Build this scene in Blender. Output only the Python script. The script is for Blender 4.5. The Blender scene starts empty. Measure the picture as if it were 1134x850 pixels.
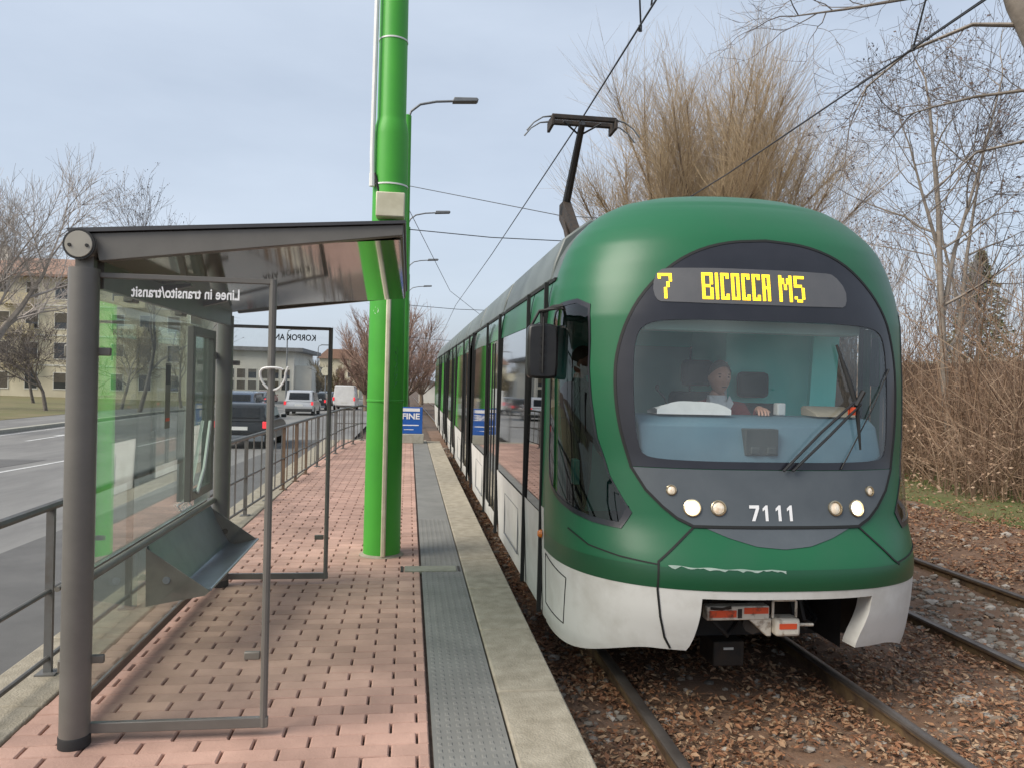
import bpy, bmesh, math, random
import numpy as np
from mathutils import Vector, Matrix
R = math.radians
sc = bpy.context.scene
COL = sc.collection
random.seed(7); rnd = random.Random(11)

# ------------------------------------------------------------------ camera
F, W, H_ = 851.0, 1134.0, 850.0
yaw, pit, roll = R(7.635), R(0.284), R(1.4)
CAMZ = 1.97
w = Vector((math.sin(yaw)*math.cos(pit), math.cos(yaw)*math.cos(pit), -math.sin(pit)))
r0 = Vector((math.cos(yaw), -math.sin(yaw), 0)); u0 = r0.cross(w)
cr = r0*math.cos(roll)+u0*math.sin(roll); cu = -r0*math.sin(roll)+u0*math.cos(roll)
cd = bpy.data.cameras.new('camera'); cam = bpy.data.objects.new('camera', cd); COL.objects.link(cam)
M3 = Matrix((cr, cu, -w)).transposed()
cam.matrix_world = Matrix.Translation((0, 0, CAMZ)) @ M3.to_4x4()
cd.sensor_width = 36; cd.lens = F/W*36; cd.clip_end = 2000; cd.clip_start = 0.05
sc.camera = cam

# ------------------------------------------------------------------ light
SUN_EL, SUN_AZ = 42, 246      # azimuth from +Y clockwise: sun behind the camera, a little left
wd = bpy.data.worlds.new('World'); sc.world = wd; wd.use_nodes = True
nt = wd.node_tree; nt.nodes.clear()
out = nt.nodes.new('ShaderNodeOutputWorld'); bg = nt.nodes.new('ShaderNodeBackground')
sky = nt.nodes.new('ShaderNodeTexSky'); sky.sky_type = 'NISHITA'; sky.sun_disc = False
sky.sun_elevation = R(SUN_EL); sky.sun_rotation = R(SUN_AZ); sky.dust_density = 3.0; sky.air_density = 1.0; sky.ozone_density = 1.5
tc = nt.nodes.new('ShaderNodeTexCoord'); mp = nt.nodes.new('ShaderNodeMapping'); mp.inputs['Scale'].default_value = (1.2, 1.2, 4.0)
nz = nt.nodes.new('ShaderNodeTexNoise'); nz.inputs['Scale'].default_value = 1.6; nz.inputs['Detail'].default_value = 6; nz.inputs['Roughness'].default_value = .55
rp = nt.nodes.new('ShaderNodeValToRGB'); rp.color_ramp.elements[0].position = .32; rp.color_ramp.elements[0].color = (.56, .56, .56, 1)
rp.color_ramp.elements[1].position = .72; rp.color_ramp.elements[1].color = (.74, .74, .74, 1)
mx = nt.nodes.new('ShaderNodeMix'); mx.data_type = 'RGBA'
mx.inputs[7].default_value = (7.2, 8.1, 9.4, 1)     # thin high cloud
nt.links.new(tc.outputs['Generated'], mp.inputs['Vector']); nt.links.new(mp.outputs[0], nz.inputs['Vector'])
nt.links.new(nz.outputs['Fac'], rp.inputs[0]); nt.links.new(rp.outputs[0], mx.inputs[0])
nt.links.new(sky.outputs[0], mx.inputs[6]); nt.links.new(mx.outputs[2], bg.inputs['Color'])
bg.inputs['Strength'].default_value = 0.068
nt.links.new(bg.outputs[0], out.inputs[0])
sl = bpy.data.lights.new('sun', 'SUN'); sl.energy = 2.6; sl.angle = R(38); sl.color = (1, .93, .82)
so = bpy.data.objects.new('sun', sl); COL.objects.link(so)
az, el = R(SUN_AZ), R(SUN_EL)
sd = Vector((math.sin(az)*math.cos(el), math.cos(az)*math.cos(el), math.sin(el)))
so.rotation_euler = (-sd).to_track_quat('-Z', 'Y').to_euler()
vs = sc.view_settings; vs.view_transform = 'Standard'; vs.look = 'None'; vs.exposure = 0.74; vs.gamma = 1
sc.cycles.max_bounces = 8; sc.cycles.transparent_max_bounces = 24; sc.cycles.use_denoising = True
sc.cycles.caustics_reflective = False; sc.cycles.caustics_refractive = False

# ------------------------------------------------------------------ materials
MATS = {}
def pm(name, c1, c2=None, scale=8, rough=.6, metal=0, bump=0, bscale=None, coat=0, spec=.5, island=0, coatr=.05, detail=6, c3=None, coord='Object', stretch=None, ramp=(.35, .65), emis=None, estr=0):
    """procedural material: noise blend c1..c2, optional random tint per loose piece, optional bump"""
    m = bpy.data.materials.new(name); m.use_nodes = True; n = m.node_tree; L = n.links.new
    b = n.nodes['Principled BSDF']; b.inputs['Roughness'].default_value = rough; b.inputs['Metallic'].default_value = metal
    b.inputs['Coat Weight'].default_value = coat; b.inputs['Coat Roughness'].default_value = coatr; b.inputs['Specular IOR Level'].default_value = spec
    tc = n.nodes.new('ShaderNodeTexCoord'); vec = tc.outputs[coord]
    if stretch:
        mp = n.nodes.new('ShaderNodeMapping'); mp.inputs['Scale'].default_value = stretch; L(vec, mp.inputs[0]); vec = mp.outputs[0]
    c2 = c2 or tuple(x*.82 for x in c1)
    nz = n.nodes.new('ShaderNodeTexNoise'); nz.inputs['Scale'].default_value = scale; nz.inputs['Detail'].default_value = detail; nz.inputs['Roughness'].default_value = .6
    L(vec, nz.inputs['Vector'])
    rp = n.nodes.new('ShaderNodeValToRGB'); e = rp.color_ramp.elements
    e[0].position, e[1].position = ramp; e[0].color = (*c1, 1); e[1].color = (*c2, 1)
    if c3: q = e.new(min(.98, ramp[1]+.15)); q.color = (*c3, 1)
    L(nz.outputs['Fac'], rp.inputs[0]); colr = rp.outputs[0]
    if island:
        g = n.nodes.new('ShaderNodeNewGeometry'); mr = n.nodes.new('ShaderNodeMapRange'); mr.inputs[3].default_value = 1-island; mr.inputs[4].default_value = 1+island
        L(g.outputs['Random Per Island'], mr.inputs[0])
        mu = n.nodes.new('ShaderNodeMix'); mu.data_type = 'RGBA'; mu.blend_type = 'MULTIPLY'; mu.inputs[0].default_value = 1
        L(colr, mu.inputs[6]); L(mr.outputs[0], mu.inputs[7]); colr = mu.outputs[2]
    L(colr, b.inputs['Base Color'])
    if bump:
        n2 = n.nodes.new('ShaderNodeTexNoise'); n2.inputs['Scale'].default_value = bscale or scale*4; n2.inputs['Detail'].default_value = 4
        L(vec, n2.inputs['Vector']); bp = n.nodes.new('ShaderNodeBump'); bp.inputs['Strength'].default_value = bump; bp.inputs['Distance'].default_value = .01
        L(n2.outputs['Fac'], bp.inputs['Height']); L(bp.outputs[0], b.inputs['Normal'])
    if emis:
        b.inputs['Emission Color'].default_value = (*emis, 1); b.inputs['Emission Strength'].default_value = estr
    MATS[name] = m; return m
def palette(name, cols, rough=.8, bump=0, bscale=40):
    """each loose piece takes one colour of a list"""
    m = bpy.data.materials.new(name); m.use_nodes = True; n = m.node_tree; L = n.links.new
    b = n.nodes['Principled BSDF']; b.inputs['Roughness'].default_value = rough
    g = n.nodes.new('ShaderNodeNewGeometry'); rp = n.nodes.new('ShaderNodeValToRGB'); rp.color_ramp.interpolation = 'LINEAR'
    e = rp.color_ramp.elements
    while len(e) < len(cols): e.new(.5)
    for i, c in enumerate(cols): e[i].position = i/(len(cols)-1)
    for i, c in enumerate(cols): e[i].color = (*c, 1)
    L(g.outputs['Random Per Island'], rp.inputs[0])
    tc = n.nodes.new('ShaderNodeTexCoord'); nz = n.nodes.new('ShaderNodeTexNoise'); nz.inputs['Scale'].default_value = bscale
    L(tc.outputs['Object'], nz.inputs['Vector'])
    mr = n.nodes.new('ShaderNodeMapRange'); mr.inputs[3].default_value = .7; mr.inputs[4].default_value = 1.25; L(nz.outputs['Fac'], mr.inputs[0])
    mu = n.nodes.new('ShaderNodeMix'); mu.data_type = 'RGBA'; mu.blend_type = 'MULTIPLY'; mu.inputs[0].default_value = 1
    L(rp.outputs[0], mu.inputs[6]); L(mr.outputs[0], mu.inputs[7]); L(mu.outputs[2], b.inputs['Base Color'])
    if bump:
        bp = n.nodes.new('ShaderNodeBump'); bp.inputs['Strength'].default_value = bump; bp.inputs['Distance'].default_value = .01
        L(nz.outputs['Fac'], bp.inputs['Height']); L(bp.outputs[0], b.inputs['Normal'])
    MATS[name] = m; return m
def glass(name, tint=(.93, .96, .94), base=.05, top=.85, power=4.0, gcol=(1, 1, 1), rough=0.0, dirt_veil=0.0):
    m = bpy.data.materials.new(name); m.use_nodes = True; n = m.node_tree; L = n.links.new; n.nodes.clear()
    o = n.nodes.new('ShaderNodeOutputMaterial'); t = n.nodes.new('ShaderNodeBsdfTransparent'); t.inputs[0].default_value = (*tint, 1)
    g = n.nodes.new('ShaderNodeBsdfGlossy'); g.inputs['Roughness'].default_value = rough; g.inputs['Color'].default_value = (*gcol, 1)
    lw = n.nodes.new('ShaderNodeLayerWeight'); lw.inputs[0].default_value = .5
    p = n.nodes.new('ShaderNodeMath'); p.operation = 'POWER'; p.inputs[1].default_value = power
    mr = n.nodes.new('ShaderNodeMapRange'); mr.inputs[3].default_value = base; mr.inputs[4].default_value = top
    L(lw.outputs['Facing'], p.inputs[0]); L(p.outputs[0], mr.inputs[0])
    mx = n.nodes.new('ShaderNodeMixShader'); L(mr.outputs[0], mx.inputs[0]); L(t.outputs[0], mx.inputs[1]); L(g.outputs[0], mx.inputs[2])
    last = mx
    if dirt_veil:
        d = n.nodes.new('ShaderNodeBsdfDiffuse'); d.inputs[0].default_value = (.52, .56, .55, 1)  # pale film: dirt on shelter glass, painted veil of reflected sky on the windscreen
        tc = n.nodes.new('ShaderNodeTexCoord'); nz = n.nodes.new('ShaderNodeTexNoise'); nz.inputs['Scale'].default_value = 2.2; nz.inputs['Detail'].default_value = 8
        L(tc.outputs['Object'], nz.inputs['Vector']); m2 = n.nodes.new('ShaderNodeMapRange'); m2.inputs[1].default_value = .35; m2.inputs[2].default_value = .75; m2.inputs[3].default_value = dirt_veil*.25; m2.inputs[4].default_value = dirt_veil
        L(nz.outputs['Fac'], m2.inputs[0]); mm = n.nodes.new('ShaderNodeMixShader'); L(m2.outputs[0], mm.inputs[0]); L(mx.outputs[0], mm.inputs[1]); L(d.outputs[0], mm.inputs[2]); last = mm
    L(last.outputs[0], o.inputs[0]); MATS[name] = m; return m

pm('tram_green', (.010, .110, .044), (.020, .106, .050), 2.2, .40, coat=.15, coatr=.30, spec=.35, bump=.035, bscale=25, ramp=(.45, .8), c3=(.042, .112, .062))
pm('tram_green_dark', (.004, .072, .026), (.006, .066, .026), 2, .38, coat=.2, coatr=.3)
pm('tram_white', (.64, .635, .60), (.50, .485, .44), 3.5, .45, coat=.1, ramp=(.45, .72), c3=(.36, .33, .28), bump=.02)
pm('tram_grey_panel', (.085, .098, .108), (.07, .082, .092), 4, .45)
pm('tram_black', (.010, .010, .015), (.016, .016, .022), 4, .30, coat=.2, coatr=.2)
pm('tram_roof', (.13, .15, .145), (.085, .10, .095), 2, .45)
pm('tram_band', (.055, .12, .085), (.04, .085, .06), 2, .25, coat=.5)
pm('rubber', (.012, .012, .012), (.02, .02, .02), 10, .7)
pm('black_plastic', (.014, .014, .015), (.022, .022, .022), 10, .42)
pm('side_glass', (.022, .026, .024), (.014, .017, .016), 1, .03, coat=1.0, spec=1.0)
pm('seam', (.006, .007, .006), (.01, .01, .01), 4, .7)
pm('display', (.10, .098, .10), (.085, .085, .088), 6, .35, coat=.4)
pm('led', (.9, .6, .02), (.9, .55, .02), 4, .5, emis=(1, .62, .02), estr=1.25)
pm('lamp_lit', (.9, .85, .7), (.9, .85, .7), 4, .2, emis=(1, .86, .62), estr=2.2)
pm('lamp_dim', (.55, .4, .28), (.8, .75, .65), 30, .15, coat=.6, emis=(1, .8, .5), estr=.12)
pm('chrome', (.5, .44, .33), (.4, .33, .22), 20, .25, metal=.9)
pm('chipped_primer', (.34, .42, .37), (.24, .33, .28), 14, .6)
pm('lettering', (.8, .8, .8), (.74, .74, .74), 5, .5)
pm('white_paint', (.75, .75, .72), (.6, .6, .56), 6, .5)
pm('letter_dark', (.03, .03, .03), (.04, .04, .04), 5, .6)
pm('orange_lens', (.75, .22, .03), (.6, .15, .02), 10, .25, coat=.5)
pm('coupler_white', (.72, .66, .55), (.20, .13, .08), 16, .6, ramp=(.54, .72), bump=.2)
pm('coupler_red', (.80, .10, .03), (.12, .05, .03), 16, .55, ramp=(.55, .72))
pm('dark_iron', (.02, .018, .016), (.045, .03, .02), 12, .7, bump=.2)
pm('cab_turquoise', (.16, .84, .73), (.14, .78, .67), 3, .5)
pm('cab_teal', (.36, .60, .58), (.32, .54, .52), 3, .55)
pm('cab_dash', (.10, .18, .225), (.085, .155, .20), 5, .55)
pm('cab_dark', (.04, .045, .045), (.03, .035, .035), 5, .7)
pm('paper', (.85, .85, .83), (.75, .75, .73), 9, .7)
pm('brown_paper', (.36, .30, .22), (.3, .25, .18), 9, .75)
pm('skin', (.60, .34, .25), (.54, .29, .21), 20, .5)
pm('face_dark', (.09, .04, .03), (.07, .03, .025), 20, .6)
pm('sweater', (.33, .05, .05), (.25, .04, .042), 60, .9, bump=.2)
pm('collar', (.75, .75, .74), (.66, .66, .66), 30, .8)
pm('coat', (.016, .016, .02), (.028, .028, .032), 30, .8, bump=.1)
pm('trousers', (.03, .035, .05), (.02, .025, .04), 30, .85)
pm('hair_dark', (.02, .016, .013), (.04, .03, .022), 60, .6)
pm('hair_grey', (.20, .17, .15), (.12, .10, .09), 60, .6)
pm('shelter_metal', (.145, .136, .122), (.12, .113, .10), 5, .42, bump=.03, bscale=200)
pm('shelter_soffit', (.20, .18, .155), (.17, .152, .13), 1.5, .08, coat=.6, spec=.8)
pm('shelter_roof', (.05, .05, .055), (.035, .035, .04), 3, .5)
pm('shelter_cap', (.34, .32, .27), (.3, .28, .24), 8, .5)
pm('shelter_rust', (.11, .06, .04), (.07, .04, .03), 8, .6)
pm('bench_metal', (.30, .34, .38), (.24, .275, .31), 6, .30, metal=.65, bump=.02)
pm('bracket', (.17, .16, .135), (.13, .12, .10), 6, .45)
pm('pole_green', (.06, .35, .035), (.05, .30, .035), 2.5, .5, coat=.05, spec=.35, ramp=(.4, .75), c3=(.05, .25, .04), bump=.03, bscale=40)
pm('pole_green_far', (.05, .26, .06), (.04, .22, .05), 2.5, .45)
pm('cream', (.62, .58, .44), (.5, .46, .33), 6, .5)
pm('white_plastic', (.75, .75, .73), (.66, .66, .63), 6, .4)
pm('rail_steel', (.10, .085, .075), (.17, .15, .135), 5, .35, metal=.5)
pm('rail_rust', (.16, .105, .05), (.07, .042, .026), 9, .85, bump=.2)
pm('fence_steel', (.13, .13, .125), (.10, .085, .07), 6, .5, ramp=(.4, .7))
pm('fence_rust', (.16, .10, .06), (.11, .07, .045), 9, .7)
pm('concrete', (.36, .32, .25), (.25, .22, .165), 9, .9, bump=.7, bscale=90, c3=(.42, .38, .31))
pm('concrete_light', (.38, .37, .32), (.30, .29, .24), 9, .9, bump=.4)
pm('paver', (.50, .315, .25), (.38, .235, .185), 2.2, .85, bump=.3, bscale=90, island=.13)
pm('paver_bed', (.10, .066, .05), (.16, .115, .09), 20, .95)
pm('tactile', (.195, .193, .178), (.15, .149, .138), 3.5, .75, bump=.15, bscale=120)
pm('hatch', (.27, .27, .21), (.21, .21, .16), 10, .7, bump=.2)
pm('asphalt', (.20, .195, .185), (.15, .146, .14), .9, .85, bump=.4, bscale=150, stretch=(1, .22, 1), ramp=(.42, .6), c3=(.23, .222, .21))
pm('asphalt_dark', (.12, .117, .113), (.095, .093, .09), 2, .85, bump=.4, bscale=150, c3=(.10, .098, .095))
pm('road_paint', (.62, .62, .60), (.4, .4, .39), 6, .7)
pm('soil', (.115, .075, .05), (.07, .05, .036), 1.6, .95, bump=.7, bscale=30, c3=(.16, .12, .085))
pm('ballast_soil', (.15, .085, .05), (.19, .12, .08), 6, .95, bump=1.0, bscale=45)
pm('grass', (.085, .115, .028), (.13, .12, .05), 1.0, .95, bump=.5, bscale=40)
pm('grass_blades', (.10, .14, .035), (.17, .15, .06), 1.2, .8, island=.35)
pm('lawn', (.17, .14, .07), (.12, .12, .045), .5, .95, bump=.4, bscale=12)
palette('leaves', [(.10, .045, .024), (.28, .125, .058), (.18, .08, .04), (.33, .18, .095), (.38, .27, .17), (.22, .10, .048)], .75)
palette('stones', [(.12, .105, .09), (.26, .23, .19), (.19, .15, .115), (.12, .085, .06), (.42, .38, .33), (.16, .125, .10)], .9, bump=.4)
palette('brush', [(.19, .115, .075), (.33, .22, .14), (.24, .155, .105), (.40, .29, .20), (.17, .11, .075)], .9)
pm('willow_twig', (.46, .35, .22), (.36, .27, .17), .35, .85, island=.3)
pm('willow_bark', (.22, .16, .11), (.15, .11, .075), 3, .9, bump=.4)
pm('bark_grey', (.20, .175, .15), (.13, .11, .095), 6, .9, bump=.5)
pm('bark_pale', (.30, .26, .22), (.20, .17, .14), 5, .9, bump=.4)
pm('twig_grey', (.17, .145, .13), (.12, .10, .09), 3, .9, island=.25)
pm('twig_pale', (.40, .355, .32), (.32, .28, .25), 3, .9, island=.2)
pm('twig_red', (.30, .195, .15), (.23, .15, .115), .6, .9, island=.3)
pm('twig_olive', (.20, .155, .075), (.16, .12, .065), .6, .9, island=.3)
pm('seed_pods', (.07, .055, .06), (.11, .07, .05), 5, .9, island=.3)
pm('conifer_needles', (.165, .17, .085), (.12, .125, .065), 3, .9, island=.35)
pm('wall_concrete', (.20, .145, .115), (.15, .11, .09), 1.0, .95, bump=.2)
pm('plaster_yellow', (.60, .54, .40), (.52, .46, .33), .6, .9)
pm('plaster_white', (.68, .66, .58), (.58, .56, .5), .5, .9)
pm('roof_tile', (.33, .20, .14), (.24, .14, .10), 3, .9, stretch=(4, 4, 1))
pm('roof_grey', (.17, .17, .17), (.12, .12, .12), 2, .8)
pm('shutter', (.10, .085, .06), (.07, .06, .045), 3, .7)
pm('window_glass', (.03, .035, .04), (.02, .025, .03), 1, .06, coat=.8)
pm('balcony', (.55, .47, .30), (.45, .38, .25), 3, .9)
pm('sign_blue', (.01, .10, .42), (.008, .085, .36), 4, .45)
pm('car_glass', (.012, .015, .018), (.008, .010, .012), 2, .15, spec=.25)
pm('car_black', (.008, .011, .014), (.010, .013, .016), 3, .3, coat=.15, spec=.3)
pm('car_silver', (.55, .55, .55), (.48, .48, .48), 3, .3, metal=.4, coat=.8)
pm('car_blue', (.05, .075, .12), (.04, .06, .10), 3, .25, coat=.9)
pm('car_grey', (.12, .14, .16), (.10, .115, .135), 3, .25, coat=.9)
pm('car_white', (.75, .75, .74), (.66, .66, .65), 3, .35, coat=.5)
pm('car_red', (.35, .03, .03), (.3, .025, .025), 3, .3, coat=.8)
pm('tail_red', (.5, .015, .02), (.4, .01, .02), 3, .2, coat=.6, emis=(1, .05, .06), estr=.5)
pm('plate', (.72, .72, .68), (.65, .65, .62), 9, .5)
pm('rim_metal', (.35, .35, .36), (.28, .28, .28), 5, .35, metal=.7)
pm('lamp_grey', (.16, .17, .18), (.13, .14, .15), 5, .5)
pm('wire', (.03, .032, .036), (.04, .042, .046), 5, .5)
glass('shelter_glass', (.90, .965, .93), .06, .95, 3.0, dirt_veil=.05)
glass('shelter_side_glass', (.985, .99, .988), .015, .6, 4.5, dirt_veil=.006)
glass('windscreen', (.94, .98, .98), .05, .9, 3.8, gcol=(.93, .97, 1), dirt_veil=.13)  # diffuse film imitates the pale sky reflection over the cab
glass('cab_clear_glass', (.9, .93, .92), .04, .9, 4)
glass('cab_side_glass', (.20, .21, .21), .05, .9, 3.4)

# ------------------------------------------------------------------ mesh helpers
class MB:
    def __init__(s): s.v = []; s.f = []; s.m = []; s.mi = 0
    def add(s, vs, fs):
        b = len(s.v); s.v.extend([tuple(p) for p in vs]); s.f.extend([tuple(b+i for i in f) for f in fs]); s.m.extend([s.mi]*len(fs)); return s
    def box(s, x0, x1, y0, y1, z0, z1):
        return s.add([(x0,y0,z0),(x1,y0,z0),(x1,y1,z0),(x0,y1,z0),(x0,y0,z1),(x1,y0,z1),(x1,y1,z1),(x0,y1,z1)],
                     [(0,3,2,1),(4,5,6,7),(0,1,5,4),(1,2,6,5),(2,3,7,6),(3,0,4,7)])
    def prism(s, poly, axis, a, b):
        """2D polygon extruded along axis ('x': poly=(y,z); 'y': (x,z); 'z': (x,y))"""
        n = len(poly)
        mk = {'x': lambda p, t: (t, p[0], p[1]), 'y': lambda p, t: (p[0], t, p[1]), 'z': lambda p, t: (p[0], p[1], t)}[axis]
        return s.add([mk(p, a) for p in poly]+[mk(p, b) for p in poly],
                     [tuple(range(n))[::-1], tuple(range(n, 2*n))]+[(i, (i+1) % n, n+(i+1) % n, n+i) for i in range(n)])
    def tube(s, path, r, n=8, caps=True):
        P = [Vector(p) for p in path]; k = len(P); rs = r if isinstance(r, (list, tuple)) else [r]*k
        vs = []; pv = None
        for i in range(k):
            d = (P[min(i+1, k-1)]-P[max(i-1, 0)])
            if d.length < 1e-9: d = Vector((0, 0, 1))
            d.normalize()
            if pv is None:
                a = Vector((0, 0, 1)) if abs(d.z) < .9 else Vector((1, 0, 0)); pv = d.cross(a).normalized()
            else:
                pv = (pv-d*pv.dot(d)); pv = pv.normalized() if pv.length > 1e-6 else d.orthogonal().normalized()
            q = d.cross(pv)
            for j in range(n):
                t = 2*math.pi*j/n; vs.append(P[i]+(pv*math.cos(t)+q*math.sin(t))*rs[i])
        fs = [(i*n+j, i*n+(j+1) % n, (i+1)*n+(j+1) % n, (i+1)*n+j) for i in range(k-1) for j in range(n)]
        if caps: fs += [tuple(range(n))[::-1], tuple((k-1)*n+j for j in range(n))]
        return s.add(vs, fs)
    def lathe(s, c, prof, n=24, axis='z'):
        """prof: (radius, height) rings around axis through c"""
        vs = []
        for (r, h) in prof:
            for j in range(n):
                t = 2*math.pi*j/n; a, b = r*math.cos(t), r*math.sin(t)
                vs.append({'z': (c[0]+a, c[1]+b, c[2]+h), 'y': (c[0]+a, c[1]+h, c[2]+b), 'x': (c[0]+h, c[1]+a, c[2]+b)}[axis])
        k = len(prof)
        fs = [(i*n+j, i*n+(j+1) % n, (i+1)*n+(j+1) % n, (i+1)*n+j) for i in range(k-1) for j in range(n)]
        fs += [tuple(range(n))[::-1], tuple((k-1)*n+j for j in range(n))]
        return s.add(vs, fs)
    def grid(s, rows, keep=None, close=False):
        nr, nc = len(rows), len(rows[0]); vs = [p for r in rows for p in r]; fs = []
        for i in range(nr-1):
            for j in range(nc if close else nc-1):
                q = (i*nc+j, i*nc+(j+1) % nc, (i+1)*nc+(j+1) % nc, (i+1)*nc+j)
                if keep is None or keep([vs[t] for t in q]): fs.append(q)
        return s.add(vs, fs)
    def blob(s, c, rx, ry, rz, rng, jit=.2):
        vs, fs = ICO; return s.add([(c[0]+a*rx*(1+rng.uniform(-jit, jit)), c[1]+b*ry*(1+rng.uniform(-jit, jit)), c[2]+d*rz*(1+rng.uniform(-jit, jit))) for a, b, d in vs], fs)
    def build(s, name, mats, parent=None, smooth=True, bevel=0, angle=35, org=None):
        if not isinstance(mats, (list, tuple)): mats = [mats]
        o3 = org if org is not None else (ORG.get(parent) or (0, 0, 0)) if parent is not None else (0, 0, 0)
        vs = s.v if tuple(o3) == (0, 0, 0) else [(x-o3[0], y-o3[1], z-o3[2]) for x, y, z in s.v]
        me = bpy.data.meshes.new(name); me.from_pydata(vs, [], s.f)
        for m in mats: me.materials.append(MATS[m])
        if len(mats) > 1: me.polygons.foreach_set('material_index', s.m)
        if len(s.f) < 60000:
            bm = bmesh.new(); bm.from_mesh(me); bmesh.ops.recalc_face_normals(bm, faces=bm.faces); bm.to_mesh(me); bm.free()
        if smooth:
            me.polygons.foreach_set('use_smooth', [True]*len(me.polygons))
            if len(s.f) < 60000: me.set_sharp_from_angle(angle=R(angle))
        me.update()
        o = bpy.data.objects.new(name, me); COL.objects.link(o)
        if parent is not None: o.parent = parent; ORG[o] = o3
        if bevel:
            b = o.modifiers.new('bevel', 'BEVEL'); b.width = bevel; b.segments = 2; b.limit_method = 'ANGLE'; b.angle_limit = R(40)
        return o
ORG = {}
_b = bmesh.new(); bmesh.ops.create_icosphere(_b, subdivisions=1, radius=1); _b.verts.ensure_lookup_table()
ICO = ([tuple(v.co) for v in _b.verts], [tuple(x.index for x in f.verts) for f in _b.faces]); _b.free()
def tag(o, label=None, cat=None, group=None, kind=None):
    if label: o['label'] = label
    if cat: o['category'] = cat
    if group: o['group'] = group
    if kind: o['kind'] = kind
    return o
def thing(name, label, cat, loc=(0, 0, 0), group=None, local=False):
    """Empty at the thing's base; its parts are modelled in world metres (or round the origin when local)"""
    o = bpy.data.objects.new(name, None); COL.objects.link(o); o.empty_display_size = .2
    o.location = (0, 0, 0) if local else loc; ORG[o] = (0, 0, 0) if local else tuple(loc)
    return tag(o, label, cat, group)
KIDS = {}
def copy_tree(o, parent=None, top=True):
    c = o.copy(); COL.objects.link(c)
    if parent is not None: c.parent = parent
    for ch in [x for x in bpy.data.objects if x.parent == o]: copy_tree(ch, c, False)
    return c
def text_shape(body, size, bold=0.0):
    cu = bpy.data.curves.new('lettering', 'FONT'); cu.body = body; cu.size = size; cu.offset = bold; cu.resolution_u = 3
    o = bpy.data.objects.new('lettering', cu); COL.objects.link(o); dg = bpy.context.evaluated_depsgraph_get()
    me = bpy.data.meshes.new_from_object(o.evaluated_get(dg)); vs = [v.co.copy() for v in me.vertices]; fs = [tuple(p.vertices) for p in me.polygons]
    bpy.data.objects.remove(o); bpy.data.meshes.remove(me); bpy.data.curves.remove(cu)
    x0 = min(v.x for v in vs); x1 = max(v.x for v in vs); y0 = min(v.y for v in vs); y1 = max(v.y for v in vs)
    return [((v.x-x0)/(x1-x0), (v.y-y0)/(y1-y0)) for v in vs], fs
def lettering(body, fn, name, mat, parent, bold=0.0):
    """fn maps (u, v) in the unit box of the words to a point"""
    uv, fs = text_shape(body, 1, bold); m = MB(); m.add([fn(u, v) for u, v in uv], fs)
    return m.build(name, mat, parent, smooth=False)
def G(y):
    """ground falls away gently beyond the stop"""
    t = max(0, y-18); return -.018*(t*t/(t+4)) if t < 300 else -.018*296
RZT = [(-60, .10), (6, .05), (14, -.14), (24, -.44), (52, -.60), (70, -1.0), (300, -5.0), (1200, -5.2)]
def RZ(y):
    return sum(interp(y+k, RZT) for k in (-4, -2, 0, 2, 4))/5
def interp(t, pts):
    if t <= pts[0][0]: return pts[0][1]
    for (a, b), (c, d) in zip(pts, pts[1:]):
        if t <= c: return b+(d-b)*(t-a)/(c-a)
    return pts[-1][1]
def sheet(name, xs, ys, zf, mat, kind='structure'):
    m = MB(); m.grid([[(x, y, zf(x, y)) for x in xs] for y in ys]); o = m.build(name, mat); tag(o, kind=kind); return o
def lin(a, b, n): return [a+(b-a)*i/(n-1) for i in range(n)]

# ================================================================== SETTING
YS = [-60, -20, -5, 0, 4, 8, 12, 16, 18, 20, 22, 25, 30, 36, 44, 55, 70, 90, 120, 160, 220, 300, 420, 700, 1200]
def base_z(x, y):
    z = G(y)-.16 if x > -2.2 else RZ(y)-.18
    if x > 6.8: z += min(.45, (x-6.8)*.06)
    return z
sheet('ground', [-700, -200, -80, -40, -26, -13, -6, -2.3, .8, 4, 6.8, 8, 10, 12, 14, 16, 20, 40, 100, 300, 700], YS, base_z, 'soil')
# track bed, gently uneven
nx, ny = 60, 130
rr = random.Random(3)
def bed_z(x, y):
    s = math.sin(x*5.1+y*1.7)*.012+math.sin(x*2.3-y*3.1)*.014+math.sin(x*9+y*7.3)*.006
    inrail = .035*math.exp(-((x-3.7)/.5)**2)
    e = max(0, x-6.4)*.07
    return G(y)-.105+s+inrail+min(.5, e)
sheet('track_bed', lin(.835, 8.6, nx), lin(1.0, 34, ny), bed_z, 'ballast_soil')
sheet('track_bed', lin(.835, 8.6, 12), lin(34.01, 300, 40), bed_z, 'soil')
sheet('grass_verge', lin(8.1, 14.5, 30), lin(2, 60, 70), lambda x, y: base_z(x, y)+.06+.05*math.sin(x*3+y*2)*math.sin(y*1.3)+ (-.12 if x < 8.3 else 0), 'grass')
sheet('road', lin(-15.0, -2.12, 6), lin(-60, 120, 91)+[140, 160, 190, 220, 300, 420], lambda x, y: RZ(y), 'asphalt')
def strip_line(name, x0, x1, y0, y1):
    return sheet(name, [x0, x1], lin(y0, y1, 2+int(abs(y1-y0)/2)), lambda x, y: RZ(y)+.006, 'road_paint')
for k in range(14): strip_line('lane_marking', -8.62, -8.50, 8+k*9, 12+k*9)
strip_line('lane_marking', -14.6, -14.48, -10, 140)
sheet('road_patch', [-4.3, -2.13], lin(-20, 30, 40), lambda x, y: RZ(y)+.005+.0*x, 'asphalt_dark')
sheet('road_patch', [-11.2, -9.1], lin(12, 21, 10), lambda x, y: RZ(y)+.0055, 'asphalt_dark')
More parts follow.
